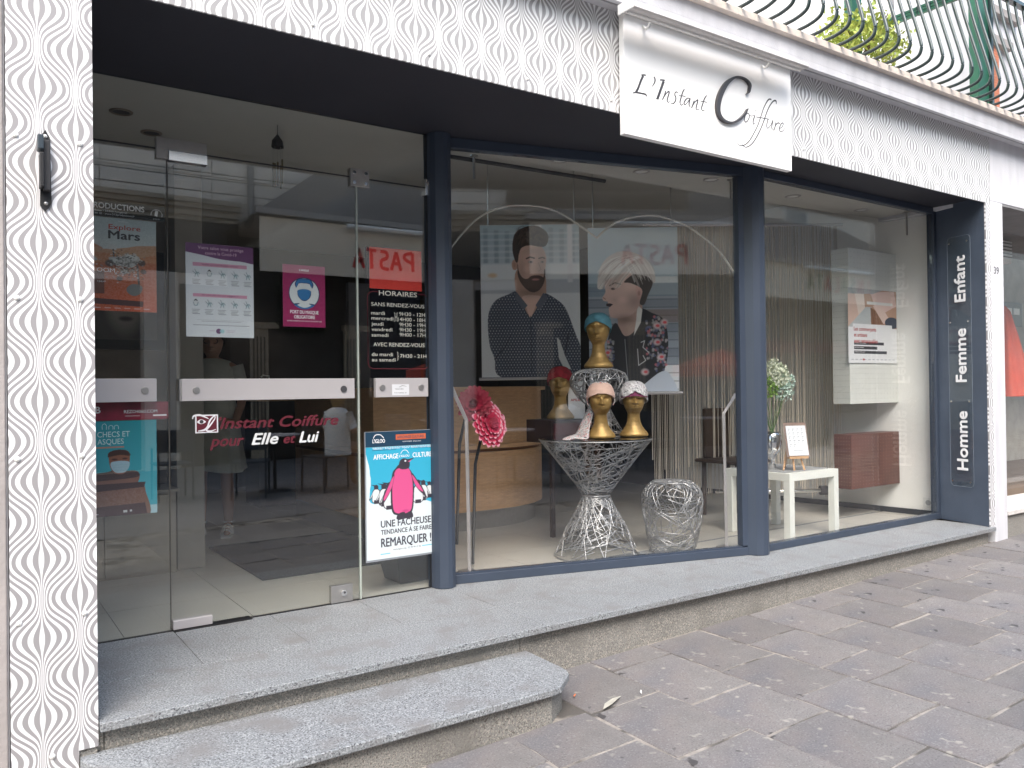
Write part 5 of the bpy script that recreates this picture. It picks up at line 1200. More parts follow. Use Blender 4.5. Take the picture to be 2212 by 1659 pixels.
c.line([(.74, .50), (.76, .70)], .03, (.15, .12, .11)); c.blob([(.60, .74), (.68, .70), (.80, .72), (.78, .80), (.68, .83), (.60, .79)], (.20, .21, .20))
for k in range(240):
    x, y = c.rs.normal(.57, .12), c.rs.normal(.50, .07); c.ell(x, y, .014, .007, (wt, dk, (.3, .28, .26))[k % 3], .7)
c.rect(0, .58, .30, .82, (.14, .06, .045), .85); c.poly([(.02, .865), (.82, .885), (.81, .945), (.03, .925)], (.09, .035, .035))
for k in range(7): c.rect(.04 + .13 * k, .965, .12 + .13 * k, .975, (.75, .6, .55), .8)
c.blur(1)
t = thing('mars_poster', 'orange Explore Mars poster with rover behind the left glass', 'poster')
f = wall_frame(.440, 1.450, YB); sheet('print', f, .305, .412, c.material('mars_print', .45), t)
b = MB(); put_text(b, f, 'Explore', .110, .362, .021, w=.130, offset=.015); build('lettering', b, mat('letter_orange_red', (.50, .06, .03), .6), t)
b = MB(); put_text(b, f, 'Mars', .108, .320, .036, w=.130, offset=.03); build('lettering', b, letter_g, t)
b = MB(); put_text(b, f, 'OOM', .062, .170, .018, w=.072); put_text(b, f, '9 JUILLET', .064, .125, .006); put_text(b, f, 'EXPOSITION', .15, .395, .005); build('lettering', b, letter_w, t)
t = thing('black_banner', 'black PRODUCTIONS banner sticker above the Mars poster', 'sticker')
f = wall_frame(.440, 1.866, YB); sheet('print', f, .344, .068, black, t, wob=.0)
b = MB(); put_text(b, f, 'RODUCTIONS', .052, .034, .0245, w=.205, offset=.02); put_text(b, f, 'Baise - 35300 Fougères', .056, .0195, .008, w=.13); put_text(b, f, '90 18 - www.213productions.fr', .056, .007, .008, w=.16)
pen(b, f, [(.308 + .0235 * math.cos(R(a)), .028 + .0235 * math.sin(R(a)), .0022) for a in range(-20, 205, 15)]); b.add([f.p(x, y, .0006) for x, y in ((.299, .024), (.311, .020), (.315, .046), (.303, .048))], [(0, 1, 2, 3)]); put_text(b, f, '213.fr', .293, .006, .006, w=.03)
build('lettering', b, letter_w, t)
# Covid notice
c = Canvas(320, 450, (.66, .68, .72))
c.blob([(-.1, -.1), (1.1, -.1), (1.1, .165), (.8, .165), (.5, .155), (.25, .125), (0, .10), (-.1, .09)], (.17, .06, .17)); c.rect(.10, .205, .90, .245, (.62, .30, .42)); c.rect(.10, .535, .90, .572, (.62, .30, .42))
gy_ = (.16, .20, .24)
for row, y0 in ((0, .28), (1, .60)):
    for k in range(5):
        x = .15 + .19 * k - .01 * row; c.ell(x + .01, y0 + .045, .045, .035, (.38, .58, .62), .7, .8)
        if (k + row) % 5 == 1 or (row and k == 0): c.ell(x, y0 + .03, .032, .026, (.62, .64, .66)); c.blob([(x - .03, y0 + .02), (x, y0 - .005), (x + .03, y0 + .02), (x, y0 + .012)], (.06, .06, .07)); c.line([(x - .035, y0 + .03), (x - .02, y0 + .065), (x + .02, y0 + .065), (x + .035, y0 + .03)], .008, gy_)
        else: c.line([(x - .05, y0 + .02), (x - .01, y0 + .05), (x + .03, y0 + .03), (x + .05, y0 + .05)], .008, gy_); c.line([(x - .02, y0), (x, y0 + .03), (x - .02, y0 + .08)], .008, gy_); c.line([(x + .01, y0 + .03), (x + .03, y0 + .08)], .008, gy_)
        for j in range(4): c.rect(x - .06 + .01 * (j % 2), y0 + .105 + .015 * j, x + .06 - .015 * (j % 3), y0 + .112 + .015 * j, (.25, .25, .28), .8)
c.rect(.15, .815, .85, .818, (.3, .3, .34)); c.rect(.22, .83, .80, .833, (.3, .3, .34)); c.ell(.47, .935, .04, .028, (.16, .06, .16)); c.ell(.52, .935, .035, .022, (.30, .55, .60), .8); c.rect(.33, .93, .41, .936, (.5, .4, .5)); c.rect(.58, .925, .72, .93, (.5, .4, .5)); c.rect(.58, .94, .70, .945, (.5, .4, .5))
c.rect(.10, .868, .93, .875, (.2, .2, .23), .8); c.blur(1)
t = thing('covid_notice', 'white notice with purple header Votre salon vous protege on the door', 'notice')
f = wall_frame(.871, 1.345, YB); sheet('print', f, .312, .438, c.material('covid_print', .5), t, nx=6, ny=6, wob=.0)
b = MB(); put_text(b, f, 'Votre salon vous protège', .160, .412, .0145, w=.21, align='c', offset=.012); put_text(b, f, 'contre le Covid-19', .160, .388, .0145, w=.145, align='c', offset=.012); build('lettering', b, mat('letter_pink', (.68, .45, .58), .5), t)
b = MB(); put_text(b, f, 'Veuillez suivre les indications suivantes :', .158, .3365, .0075, w=.17, align='c'); put_text(b, f, 'De notre côté, nous nous engageons à :', .158, .194, .0075, w=.17, align='c'); build('lettering', b, mat('letter_plum', (.16, .05, .14), .5), t)
# mask notice
c = Canvas(240, 340, (.33, .015, .11)); cl = (.66, .69, .70); bl = (.03, .17, .40); nv = (.02, .04, .13)
c.ell(.5, .455, .365, .258, nv); c.ell(.5, .455, .345, .244, cl)
m_ = c.mask([(.5 + .345 * math.cos(a), .455 + .244 * math.sin(a)) for a in np.linspace(0, 6.28, 50)]); keep = c.a.copy()
c.blob([(.08, .76), (.16, .665), (.32, .62), (.68, .62), (.84, .665), (.92, .76), (.5, .80)], nv); c.blob([(.11, .78), (.19, .68), (.34, .635), (.66, .635), (.81, .68), (.89, .78), (.5, .82)], bl)
c.blob([(.40, .54), (.60, .54), (.61, .62), (.66, .65), (.50, .69), (.34, .65), (.39, .62)], cl)
c.blob([(.31, .37), (.28, .30), (.36, .225), (.50, .215), (.64, .225), (.72, .30), (.69, .37), (.66, .33), (.66, .48), (.58, .56), (.50, .58), (.42, .56), (.34, .48), (.34, .33)], nv); c.blob([(.325, .36), (.30, .30), (.37, .235), (.50, .225), (.63, .235), (.70, .30), (.675, .36), (.62, .29), (.38, .29)], bl)
c.blob([(.35, .33), (.40, .295), (.60, .295), (.65, .33), (.655, .42), (.50, .44), (.345, .42)], cl); c.blob([(.35, .41), (.50, .385), (.65, .41), (.645, .48), (.58, .55), (.50, .565), (.42, .55), (.355, .48)], bl)
c.a[~m_ & (np.hypot((c.X - .5) / .365, (c.Y - .455) / .258) > 1)] = (.33, .015, .11); c.rect(0, 0, 1, 1, (.33, .015, .11), .0); c.blur(1)
t = thing('mask_notice', 'magenta notice with blue masked head PORT DU MASQUE OBLIGATOIRE', 'notice')
f = wall_frame(1.327, 1.408, YB); sheet('print', f, .219, .309, c.material('mask_print', .5), t)
b = MB(); put_text(b, f, 'PORT DU MASQUE', .1095, .066, .0165, w=.147, align='c', offset=.022); put_text(b, f, 'OBLIGATOIRE', .1095, .0415, .0165, w=.108, align='c', offset=.022); put_text(b, f, 'ENTRÉE INTERDITE SANS MASQUE DE PROTECTION', .1095, .026, .006, w=.178, align='c'); put_text(b, f, 'L\'AIGLE', .1095, .280, .009, w=.05, align='c', offset=.02); build('lettering', b, letter_w, t)
# red sheet
t = thing('red_sheet', 'plain bright red paper sheet above the opening hours', 'paper')
f = wall_frame(1.7925, 1.625, YB); sheet('sheet', f, .309, .219, mat('red_paper', (.66, .05, .035), .6, vary=.03), t)
# opening hours
t = thing('opening_hours', 'white HORAIRES lettering in a dark red rounded outline', 'lettering')
f = wall_frame(1.779, 1.199, YB); b = MB(); r_ = .032; W_, H_ = .360, .409; P = [(.062, H_)]
P += [(r_ + r_ * math.cos(R(a)), H_ - r_ + r_ * math.sin(R(a))) for a in range(90, 181, 15)] + [(r_ + r_ * math.cos(R(a)), r_ + r_ * math.sin(R(a))) for a in range(180, 271, 15)] + [(W_ - r_ + r_ * math.cos(R(a)), r_ + r_ * math.sin(R(a))) for a in range(270, 361, 15)] + [(W_ - r_ + r_ * math.cos(R(a)), H_ - r_ + r_ * math.sin(R(a))) for a in range(0, 91, 15)] + [(.298, H_)]
b.tube([f.p(x, y, .0) for x, y in P], .0028, 4); build('outline', b, letter_m, t)
cream = mat('letter_cream', (.80, .76, .70), .5, vary=.02); b = MB()
def hx(px): return (px - 178) / (848 - 178) * .360
def hz(px, x): return .409 * (1 - (px - (690 + (x - 200) * .055)) / 838)
for s_, x0, x1, yb, hh, of in (('HORAIRES', 300, 722, 742, .027, .012), ('SANS RENDEZ-VOUS', 218, 805, 862, .021, .006), ('mardi', 215, 362, 944, .020, .008), ('mercredi', 217, 455, 1003, .020, .008), ('jeudi', 217, 346, 1062, .020, .008), ('vendredi', 217, 443, 1124, .020, .008), ('samedi', 217, 398, 1184, .020, .008),
        ('9H30 - 12H', 520, 812, 965, .021, .006), ('14H00 - 18H', 505, 814, 1024, .021, .006), ('9H30 - 19H', 522, 816, 1082, .021, .006), ('9H30 - 19H', 522, 816, 1139, .021, .006), ('9H00 - 17H', 522, 816, 1194, .021, .006), ('AVEC RENDEZ-VOUS', 235, 803, 1300, .022, .006), ('du mardi', 217, 446, 1396, .020, .008), ('au samedi', 217, 474, 1455, .020, .008), ('7H30 - 21H', 525, 822, 1430, .021, .006)):
    xm = (x0 + x1) / 2; put_text(b, f, s_, hx(x0), hz(yb, xm), hh * .93, w=hx(x1) - hx(x0), offset=of)
for x0, y0, y1, sgn in ((470, 925, 1020, 1), (498, 925, 1020, -1), (497, 1358, 1450, 1)):
    ym = (y0 + y1) / 2; pen(b, f, [(hx(x), hz(y, x0), .0028) for x, y in ((x0 - 6 * sgn, y0), (x0 + 3 * sgn, y0 + 8), (x0 + 3 * sgn, ym - 8), (x0 + 11 * sgn, ym), (x0 + 3 * sgn, ym + 8), (x0 + 3 * sgn, y1 - 8), (x0 - 6 * sgn, y1))])
build('lettering', b, cream, t)
# maroon banner
t = thing('maroon_banner', 'maroon web address banner sticker under the left push bar', 'sticker')
f = wall_frame(.440, .967, YB); sheet('print', f, .350, .079, mat('banner_maroon', (.22, .01, .035), .45, vary=.2, scale=20), t)
b = MB(); put_text(b, f, 'B', .052, .033, .028, offset=.03); put_text(b, f, 'REZO4060.COM', .165, .030, .014, w=.138, offset=.012); put_text(b, f, 'AFFICHAGE DIFFUSION', .17, .015, .005, w=.06); b.add([f.p(x, y, .0006) for x, y in ((.285, .0145), (.342, .0145), (.342, .021), (.285, .021))], [(0, 1, 2, 3)]); build('lettering', b, letter_w, t)
# turquoise poster
c = Canvas(260, 440, (.02, .33, .40)); c.poly([(0, 0), (1, 0), (1, 1), (0, 1)], (.015, .28, .34), c2=(.10, .50, .60)); c.poly([(0, .93), (1, .91), (1, 1), (0, 1)], (.5, .7, .75)); c.blur(6)
br_, bd_ = (.24, .10, .065), (.07, .032, .028)
c.blob([(.20, .56), (.34, .53), (.46, .515), (.56, .53), (.72, .54), (.76, .60), (.72, .70), (.80, .68), (.84, .76), (.85, 1.05), (.0, 1.05), (.0, .58)], br_, c2=(.30, .17, .12)); c.blob([(.0, .56), (.30, .535), (.40, .53), (.70, .545), (.74, .60), (.4, .62), (.0, .62)], bd_); c.poly([(0, .66), (.84, .66), (.82, .715), (0, .74)], bd_); c.poly([(0, .90), (.83, .88), (.86, 1), (0, 1)], (.09, .045, .045))
m_ = c.mask([(0, .74), (.82, .72), (.83, .88), (0, .9)]); c.noise(.10, m_, 3)
c.blob([(.34, .36), (.36, .325), (.45, .305), (.56, .31), (.62, .34), (.625, .42), (.60, .50), (.54, .56), (.42, .55), (.36, .48)], br_, c2=(.33, .13, .08)); c.blob([(.33, .38), (.345, .33), (.44, .305), (.56, .31), (.63, .35), (.62, .375), (.5, .36), (.36, .375)], bd_); c.ell(.42, .405, .05, .012, (.08, .03, .03), 1, .4); c.ell(.56, .40, .045, .012, (.08, .03, .03), 1, .4)
c.blob([(.37, .44), (.44, .425), (.54, .425), (.62, .44), (.61, .50), (.55, .545), (.44, .545), (.38, .50)], (.42, .58, .66)); c.line([(.39, .465), (.60, .462)], .006, (.32, .48, .56)); c.line([(.40, .49), (.59, .487)], .006, (.32, .48, .56)); c.blur(1)
c.rect(.53, .945, .585, .97, (.75, .75, .72)); c.rect(.62, .945, .65, .965, (.7, .7, .7)); c.rect(.02, .965, .20, .972, (.7, .7, .7)); c.rect(.02, .985, .15, .99, (.7, .7, .7)); c.rect(.0, .268, .55, .285, (.55, .25, .18))
t = thing('turquoise_poster', 'turquoise poster of brown statue wearing a surgical mask', 'poster')
f = wall_frame(.440, .545, YB); sheet('print', f, .299, .419, c.material('turquoise_print', .45), t)
b = MB()
for s_, y_ in (('CHECS ET', .349), ('ASQUES', .317)): put_text(b, f, s_, .058, y_, .024, w=.13 if y_ > .33 else .105, offset=.004)
for k, (x_, h_) in enumerate(((.078, .026), (.104, .018), (.126, .018))): pen(b, f, [(x_, .382, .002), (x_, .382 + h_ * .7, .002), (x_ + .008, .382 + h_, .002), (x_ + .016, .382 + h_ * .7, .002), (x_ + .016, .382, .002)])
build('lettering', b, mat('letter_pale', (.62, .74, .76), .5), t)
# eye logo and door lettering (on the outside of the door)
YO = G - .0056
t = thing('door_lettering', 'maroon and white words L Instant Coiffure pour Elle et Lui on door', 'lettering')
f = wall_frame(.9, .80, YO)
b = MB(); put_text(b, f, "'Instant Coiffure", .108, .113, .052, w=.598, shear=.28, offset=.028); put_text(b, f, 'pour', .068, .031, .052, w=.160, shear=.28, offset=.028); put_text(b, f, 'et', .418, .031, .045, w=.062, shear=.28, offset=.028); build('lettering', b, letter_m, t)
b = MB(); put_text(b, f, 'Elle', .262, .031, .054, w=.132, shear=.28, offset=.028); put_text(b, f, 'Lui', .497, .031, .054, w=.105, shear=.28, offset=.028); build('lettering', b, mat('letter_silver', (.72, .74, .74), .5), t)
t = thing('logo_sticker', 'square maroon sticker with drawn eye and white curly L on door', 'sticker')
f = wall_frame(.904, .896, YO); b = MB(); b.add([f.p(x, y, 0) for x, y in ((.0, 0), (.103, 0), (.103, .085), (0, .085))], [(0, 1, 2, 3)]); build('backing', b, letter_w, t)
b = MB(); b.add([f.p(x, y, .0005) for x, y in ((.006, .005), (.097, .005), (.097, .079), (.006, .079))], [(0, 1, 2, 3)]); build('square', b, letter_m, t)
b = MB(); pen(b, f, [(.012, .010, .004), (.04, .014, .009), (.055, .03, .007), (.066, .058, .008), (.085, .078, .005), (.088, .066, .005), (.066, .034, .007), (.05, .012, .007), (.07, .008, .007), (.093, .015, .003)], d=.001); pen(b, f, [(-.012, .066, .003), (-.006, .080, .008), (.02, .084, .009), (.045, .074, .006), (.06, .066, .003)], d=.001); b.add([f.p(x, y, .001) for x, y in spline([(.008, .052), (.026, .064), (.048, .052), (.026, .042)])], [tuple(range(24))]); build('drawing', b, letter_w, t)
b = MB(); b.add([f.p(.028 + .009 * math.cos(R(a)), .053 + .009 * math.sin(R(a)), .0015) for a in range(0, 360, 30)], [tuple(range(12))]); build('pupil', b, darkgrey, t)
t = thing('card_sticker', 'small white business card stuck on the right push bar', 'card')
f = wall_frame(1.893, 1.058, G - .0405); sheet('card', f, .100, .058, paper, t); b = MB(); pen(b, f, [(.04, .042, .001), (.06, .050, .002), (.085, .046, .001)], d=.001); put_text(b, f, "L'Instant Coiffure", .018, .030, .007, w=.05); put_text(b, f, 'FOUGERES 35', .014, .010, .005, w=.07); build('lettering', b, letter_g, t)
# penguin poster in its holder, outside the glass
c = Canvas(330, 500, (.68, .75, .78)); cy, pk, kk, ww = (.04, .40, .60), (.66, .09, .26), (.045, .04, .055), (.68, .72, .74)
c.blob([(.07, -.1), (1.1, -.1), (1.1, .5), (.8, .50), (.5, .49), (.09, .50), (.05, .4), (.07, .3), (.05, .2)], cy); c.poly([(.06, 0), (1, 0), (1, .44), (.065, .44)], cy)
c.rect(.09, .025, .43, .032, (.03, .2, .33)); c.rect(.69, .02, 1.0, .027, (.03, .2, .33))
for k in range(26): c.rect(.09 + .035 * k, .003, .115 + .035 * k, .012, (.55, .7, .75), .8)
def pengu(x, s, by, col_, main=False):
    q = lambda L: [(x + a * s, by - b_ * s * .66) for a, b_ in L]
    if not main:
        c.blob(q([(-.30, 0), (-.36, .5), (-.28, .95), (0, 1.12), (.28, .95), (.36, .5), (.30, 0)]), kk); c.blob(q([(-.26, .03), (-.31, .5), (-.22, .92), (0, 1.03), (.22, .92), (.31, .5), (.26, .03)]), ww)
        for sg_ in (-1, 1): c.blob(q([(sg_ * .24, .92), (sg_ * .42, .60), (sg_ * .60, .25), (sg_ * .52, .20), (sg_ * .36, .45)]), kk); c.blob(q([(sg_ * .25, .86), (sg_ * .40, .58), (sg_ * .53, .30), (sg_ * .37, .50)]), ww)
        c.blob(q([(-.14, 1.05), (-.17, 1.28), (.0, 1.40), (.16, 1.28), (.14, 1.05)]), kk); c.poly(q([(-.1, 1.36), (-.45, 1.42), (-.12, 1.26)]), kk)
        c.rect(x - .2 * s, by - .02, x + .2 * s, by + .015, kk)
for x, s, by in ((.14, .17, .49), (.25, .21, .52), (.33, .25, .55), (.98, .12, .46), (.92, .15, .48), (.83, .19, .50), (.75, .22, .52)): pengu(x, s, by, ww)
c.blob([(.36, .58), (.345, .40), (.37, .25), (.42, .20), (.48, .165), (.55, .17), (.62, .21), (.67, .27), (.69, .40), (.67, .58), (.60, .625), (.44, .625)], kk); c.blob([(.385, .57), (.37, .40), (.39, .27), (.45, .205), (.60, .205), (.655, .28), (.67, .40), (.65, .57), (.58, .61), (.46, .61)], pk)
c.blob([(.40, .25), (.32, .34), (.235, .45), (.215, .52), (.25, .50), (.33, .42), (.38, .34)], kk); c.blob([(.39, .27), (.32, .35), (.245, .46), (.265, .475), (.34, .40), (.38, .33)], pk); c.blob([(.66, .25), (.76, .34), (.84, .42), (.865, .47), (.83, .46), (.74, .40), (.68, .33)], kk); c.blob([(.665, .27), (.75, .345), (.825, .425), (.80, .425), (.73, .385), (.68, .32)], pk)
c.blob([(.475, .20), (.48, .14), (.53, .115), (.60, .125), (.63, .155), (.62, .20), (.55, .215)], kk); c.poly([(.58, .125), (.70, .115), (.64, .14), (.60, .155)], kk); c.poly([(.60, .145), (.66, .128), (.63, .15)], pk); c.ell(.565, .138, .014, .009, ww)
c.blob([(.43, .66), (.45, .615), (.54, .60), (.56, .64), (.54, .665)], kk); c.blob([(.55, .66), (.56, .62), (.64, .60), (.67, .655)], kk); c.ell(.56, .59, .06, .015, (.5, .05, .2), .8, .5)
c.rect(.19, .955, .33, .962, (.10, .5, .65)); c.rect(.80, .925, .95, .932, (.10, .5, .65)); c.blur(1)
YP = G - .012
t = thing('penguin_poster', 'AFFICHAGE CULTUREL poster with pink penguin leading a group in front of narrow glass', 'poster')
f = wall_frame(1.750, .196, YP - .004); sheet('print', f, .404, .590, c.material('penguin_print', .35, .2), t)
build('holder', MB().box(1.745, 2.160, YP - .002, YP + .004, .186, .868), mat('holder_grey', (.25, .27, .30), .4), t)
f2_ = wall_frame(1.748, .788, YP - .004); sheet('header', f2_, .412, .078, mat('header_navy', (.012, .045, .085), .4, vary=.05), t)
b = MB()
for s_, y_, h_, w_ in (('UNE FÂCHEUSE', .165, .036, .300), ('TENDANCE À SE FAIRE', .128, .024, .302), ('REMARQUER !', .062, .046, .300)): put_text(b, f, s_, .080, y_, h_, w=w_, offset=.022)
put_text(b, f, 'www.liglou.org - 02 99 99 12 45', .15, .038, .009, w=.165); build('lettering', b, mat('letter_ink', (.05, .05, .07), .6), t)
b = MB(); put_text(b, f, 'AFFICHAGE', .042, .525, .026, w=.145, offset=.015); put_text(b, f, 'CULTUREL', .272, .525, .026, w=.130, offset=.015); put_text(b, f, "L'IGLOU", .192, .530, .012, w=.06, offset=.02); put_text(b, f, 'Affiches - Programmes - Flyers - Ecrans numériques', .042, .577, .008, w=.35); pen(b, f, [(.20, .548, .003), (.215, .565, .003), (.235, .565, .003), (.25, .548, .003)])
put_text(b, f2_, "L'IGLOO", .040, .020, .020, w=.072, offset=.02); pen(b, f2_, [(.045, .045, .004), (.058, .062, .004), (.085, .062, .004), (.105, .045, .004)]); put_text(b, f2_, 'RELAIS FOUGERES   affichage culturel', .215, .018, .006, w=.11); build('lettering', b, letter_w, t)
b = MB(); b.add([f2_.p(x, y, .0006) for x, y in ((.175, .032), (.355, .032), (.355, .060), (.175, .060))], [(0, 1, 2, 3)]); build('label', b, mat('label_orange', (.55, .12, .05), .5), t)
b = MB(); put_text(b, f2_, 'AFFICHAGE CULTUREL', .265, .039, .014, w=.165, align='c', offset=.01, d=.0011); build('lettering', b, mat('letter_navy', (.03, .06, .12), .5), t)
# white arches on the angled window
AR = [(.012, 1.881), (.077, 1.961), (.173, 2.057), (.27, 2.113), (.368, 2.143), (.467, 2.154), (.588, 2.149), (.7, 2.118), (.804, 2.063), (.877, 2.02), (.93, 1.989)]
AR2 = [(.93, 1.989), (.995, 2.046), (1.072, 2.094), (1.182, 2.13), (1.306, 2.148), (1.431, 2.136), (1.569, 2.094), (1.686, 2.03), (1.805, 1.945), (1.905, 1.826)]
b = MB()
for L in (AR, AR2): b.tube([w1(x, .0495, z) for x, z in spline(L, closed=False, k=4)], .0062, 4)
tag(build('arch_line', b, mat('arch_white', (.50, .48, .44), .6), None), 'thin white double arch line along the inside of the angled display window', 'stripe')

# small litter on the pavement
def litter(nm, lb, cat, P, m, z=.012):
    xs_ = [p[0] for p in P]; cx = sum(xs_) / len(P); b = MB(); n = len(P)
    vs = [(x, y, GZ(x) + z + .006 * abs(math.sin(k * 2.1))) for k, (x, y) in enumerate(P)]; vs += [(x, y, q - .0012) for x, y, q in vs]
    b.add(vs, [tuple(range(n)), tuple(range(n, 2 * n))[::-1]] + [(k, (k + 1) % n, (k + 1) % n + n, k + n) for k in range(n)]); return tag(build(nm, b, m), lb, cat)
litter('dry_leaf', 'long pale dry leaf lying on the paving near the step corner', 'leaf', [(2.165, -.455), (2.20, -.425), (2.26, -.405), (2.315, -.40), (2.27, -.425), (2.22, -.448)], mat('dry_leaf', (.42, .40, .34), .8))
litter('paper_scrap', 'tiny white scrap on the paving right of the dry leaf', 'litter', [(2.395, -.44), (2.41, -.425), (2.418, -.41), (2.405, -.418)], mat('scrap_white', (.7, .7, .68), .8))
litter('orange_petal', 'tiny orange petal on the paving beside the step', 'petal', [(2.155, -.28), (2.168, -.275), (2.172, -.265), (2.160, -.268)], mat('petal_orange', (.7, .2, .08), .8))

# ================================================================== ACROSS THE STREET (seen as reflections)
cream_w = mat('opposite_stone', (.80, .72, .64), .9, vary=.12, scale=1.2, bump=.5, bscale=30, rand=.08)
ob = thing('opposite_building', 'pale stone building across the street with moulded cornice', 'building')
build('wall', MB().box(-14, 40, -11, -10.04, -1, 8.5), cream_w, ob)
r5 = random.Random(4)
for j in range(9):
    z0 = 4.52 + .42 * j; x = -3 + (j % 2) * .45
    while x < 9:
        w_ = r5.choice([.75, .9, 1.05]); build('stone_block', MB().box(x + .008, x + w_ - .008, -10.035, -10.0 + r5.uniform(0, .008), z0 + .008, z0 + .412), cream_w, ob) if not 3.95 < x < 4.9 else None; x += w_
for z0, z1, d in ((4.12, 4.20, .06), (4.20, 4.32, .12), (4.32, 4.40, .20), (4.40, 4.48, .26)): build('cornice', MB().box(-14, 4.2, -10.03, -10 + d, z0, z1), mat('cornice_stone', (.40, .34, .27), .9), ob)
build('fascia', MB().box(-14, 4.2, -10.035, -9.97, 3.2, 4.11), mat('dark_fascia', (.05, .045, .042), .7), ob)
for x in (-2.2, .4, 2.6): build('pier', MB().box(x, x + .55, -10.03, -9.93, -.3, 3.19), cream_w, ob)
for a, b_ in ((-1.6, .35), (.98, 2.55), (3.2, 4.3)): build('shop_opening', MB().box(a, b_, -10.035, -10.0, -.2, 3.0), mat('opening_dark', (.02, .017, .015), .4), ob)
for x in (10.5, 14.5, 18.5):
    f0 = build('window', MB().box(x, x + 1.1, -10.03, -9.95, 5.4, 7.4), lt_white, ob); build('pane', MB().box(x + .1, x + 1.0, -9.949, -9.94, 5.5, 7.3), mat('window_blue', (.10, .16, .22), .15), f0)
t = thing('drainpipe', 'grey drainpipe on the opposite building left of the awning', 'pipe'); build('pipe', MB().tube([(4.42, -9.93, 8), (4.42, -9.93, 4.25), (4.32, -9.8, 4.1)], .06, 10), mat('zinc', (.25, .25, .26), .5, .3), t)
for z in (4.62, 4.85, 4.95, 5.22, 5.5):
    o = tag(build('street_cable', MB().tube([(-6 + 2.5 * k, -9.6, z - .06 * math.sin(k * math.pi / 6)) for k in range(9)], .009, 4), black), {4.62: 'lowest', 4.85: 'second lowest', 4.95: 'middle', 5.22: 'second highest', 5.5: 'highest'}[z] + ' thin black cable strung along the opposite facade', 'cable', 'cables along the opposite facade')
aw = thing('white_awning', 'long beige terrace awning with PASTA and INSALATA across the street', 'awning')
avm = mat('awning_cream', (.74, .66, .55), .85, vary=.04); rfm = mat('awning_roof', (.085, .085, .09), .8, vary=.1)
build('valance', MB().box(3.98, 8.4, -8.03, -8.0, 3.03, 3.92), avm, aw)
build('valance', MB().box(14.2, 22.5, -8.03, -8.0, 3.13, 4.0), avm, aw)
build('valance', MB().box(8.41, 14.19, -8.03, -8.0, 3.06, 3.94), avm, aw)
b = MB(); b.add([(3.9, -7.98, 3.95), (23, -7.98, 4.05), (21, -10.0, 5.6), (6.1, -10.0, 5.6), (3.9, -10.0, 3.95)], [(0, 1, 2, 3), (0, 3, 4)]); b.v += [(x, y, z - .05) for x, y, z in b.v]; b.f += [(8, 7, 6, 5), (9, 8, 5)]; b.m += [0, 0]; build('roof', b, rfm, aw)
build('gutter', MB().box(3.9, 23, -7.99, -7.9, 3.94, 4.03), mat('zinc', 0), aw)
for a, b_, z in ((5.4, 8.1, 3.86), (16.5, 20.3, 3.88)): build('light_tube', MB().tube([(a, -7.86, z), (b_, -7.86, z + .02)], .045, 8), lt_white, aw)
fa = Frame((0, -7.998, 0), (-1, 0, 0), (0, 0, 1))
def brush(word, x0, step, z, h, cols, w_=.055):
    G_ = {'P': [[(0, 0), (.02, 1)], [(.02, 1), (.45, .9), (.5, .65), (.05, .45)]], 'A': [[(0, 0), (.3, 1)], [(.3, 1), (.6, 0)], [(.1, .35), (.52, .38)]], 'S': [[(.5, .95), (.15, .9), (.1, .65), (.45, .45), (.4, .1), (0, .02)]], 'T': [[(0, .95), (.6, 1)], [(.3, 1), (.28, 0)]], 'I': [[(.2, 1), (.2, 0)]], 'N': [[(0, 0), (.05, 1), (.5, .05), (.55, 1)]], 'L': [[(.1, 1), (.05, .05), (.5, 0)]]}
    bs = {}
    for k, ch in enumerate(word):
        m_ = cols[k % len(cols)]; b = bs.setdefault(m_, MB())
        for st_ in G_[ch]: pen(b, fa, [(-x0 + step * k + a * h * .95, z + c_ * h, w_) for a, c_ in st_], d=.001, sub=4)
    for m_, b in bs.items(): build('lettering', b, MT[m_], aw)
mat('brush_red', (.50, .02, .02), .7); mat('brush_green', (.02, .16, .06), .7)
brush('PASTA', 6.70, .235, 3.20, .33, ['brush_red'], .06); brush('INSALATA', 19.35, .34, 3.40, .36, ['brush_red', 'brush_red', 'brush_green', 'brush_green', 'brush_red', 'brush_red', 'brush_green', 'brush_green'], .07)
# terrace: hedge, columns, openings
hd = MB(); r6 = random.Random(9)
for a0, a1 in ((4.85, 5.7), (6.9, 9.5), (16, 17.3), (19.5, 22)):
    for k in range(2600): leaf(hd, Vector((r6.uniform(a0, a1), -9.75 + r6.uniform(-.1, .12), r6.uniform(2.2 if a0 < 9 else .2, 3.6))), .10, .05, r6)
tag(build('ivy', hd, mat('ivy_leaf', (.018, .035, .015), .5, vary=.4, scale=10)), 'dark ivy covering the wall under the opposite awning', 'ivy', kind='stuff')
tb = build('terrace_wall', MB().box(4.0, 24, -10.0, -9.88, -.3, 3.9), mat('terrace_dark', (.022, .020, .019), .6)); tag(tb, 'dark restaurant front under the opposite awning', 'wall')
clm = mat('column_cream', (.42, .36, .28), .8)
for k, x in enumerate((4.35, 6.15, 8.9)):
    t = thing('fluted_column', ['leftmost cream fluted pilaster under the awning', 'middle cream fluted pilaster under the PASTA letters', 'right cream fluted pilaster under the awning'][k], 'column', (x, -9.8, 0), 0, 'fluted pilasters of the restaurant')
    build('shaft', MB().box(0, .32, -.07, 0, -.2, 2.25), clm, t); build('capital', MB().box(-.04, .5, -.07, .05, 2.251, 2.36), clm, t)
    for q in range(4): build('flute', MB().box(.04 + .065 * q, .065 + .065 * q, .001, .012, .1, 2.1), mat('flute_dark', (.05, .045, .04), .8), t)
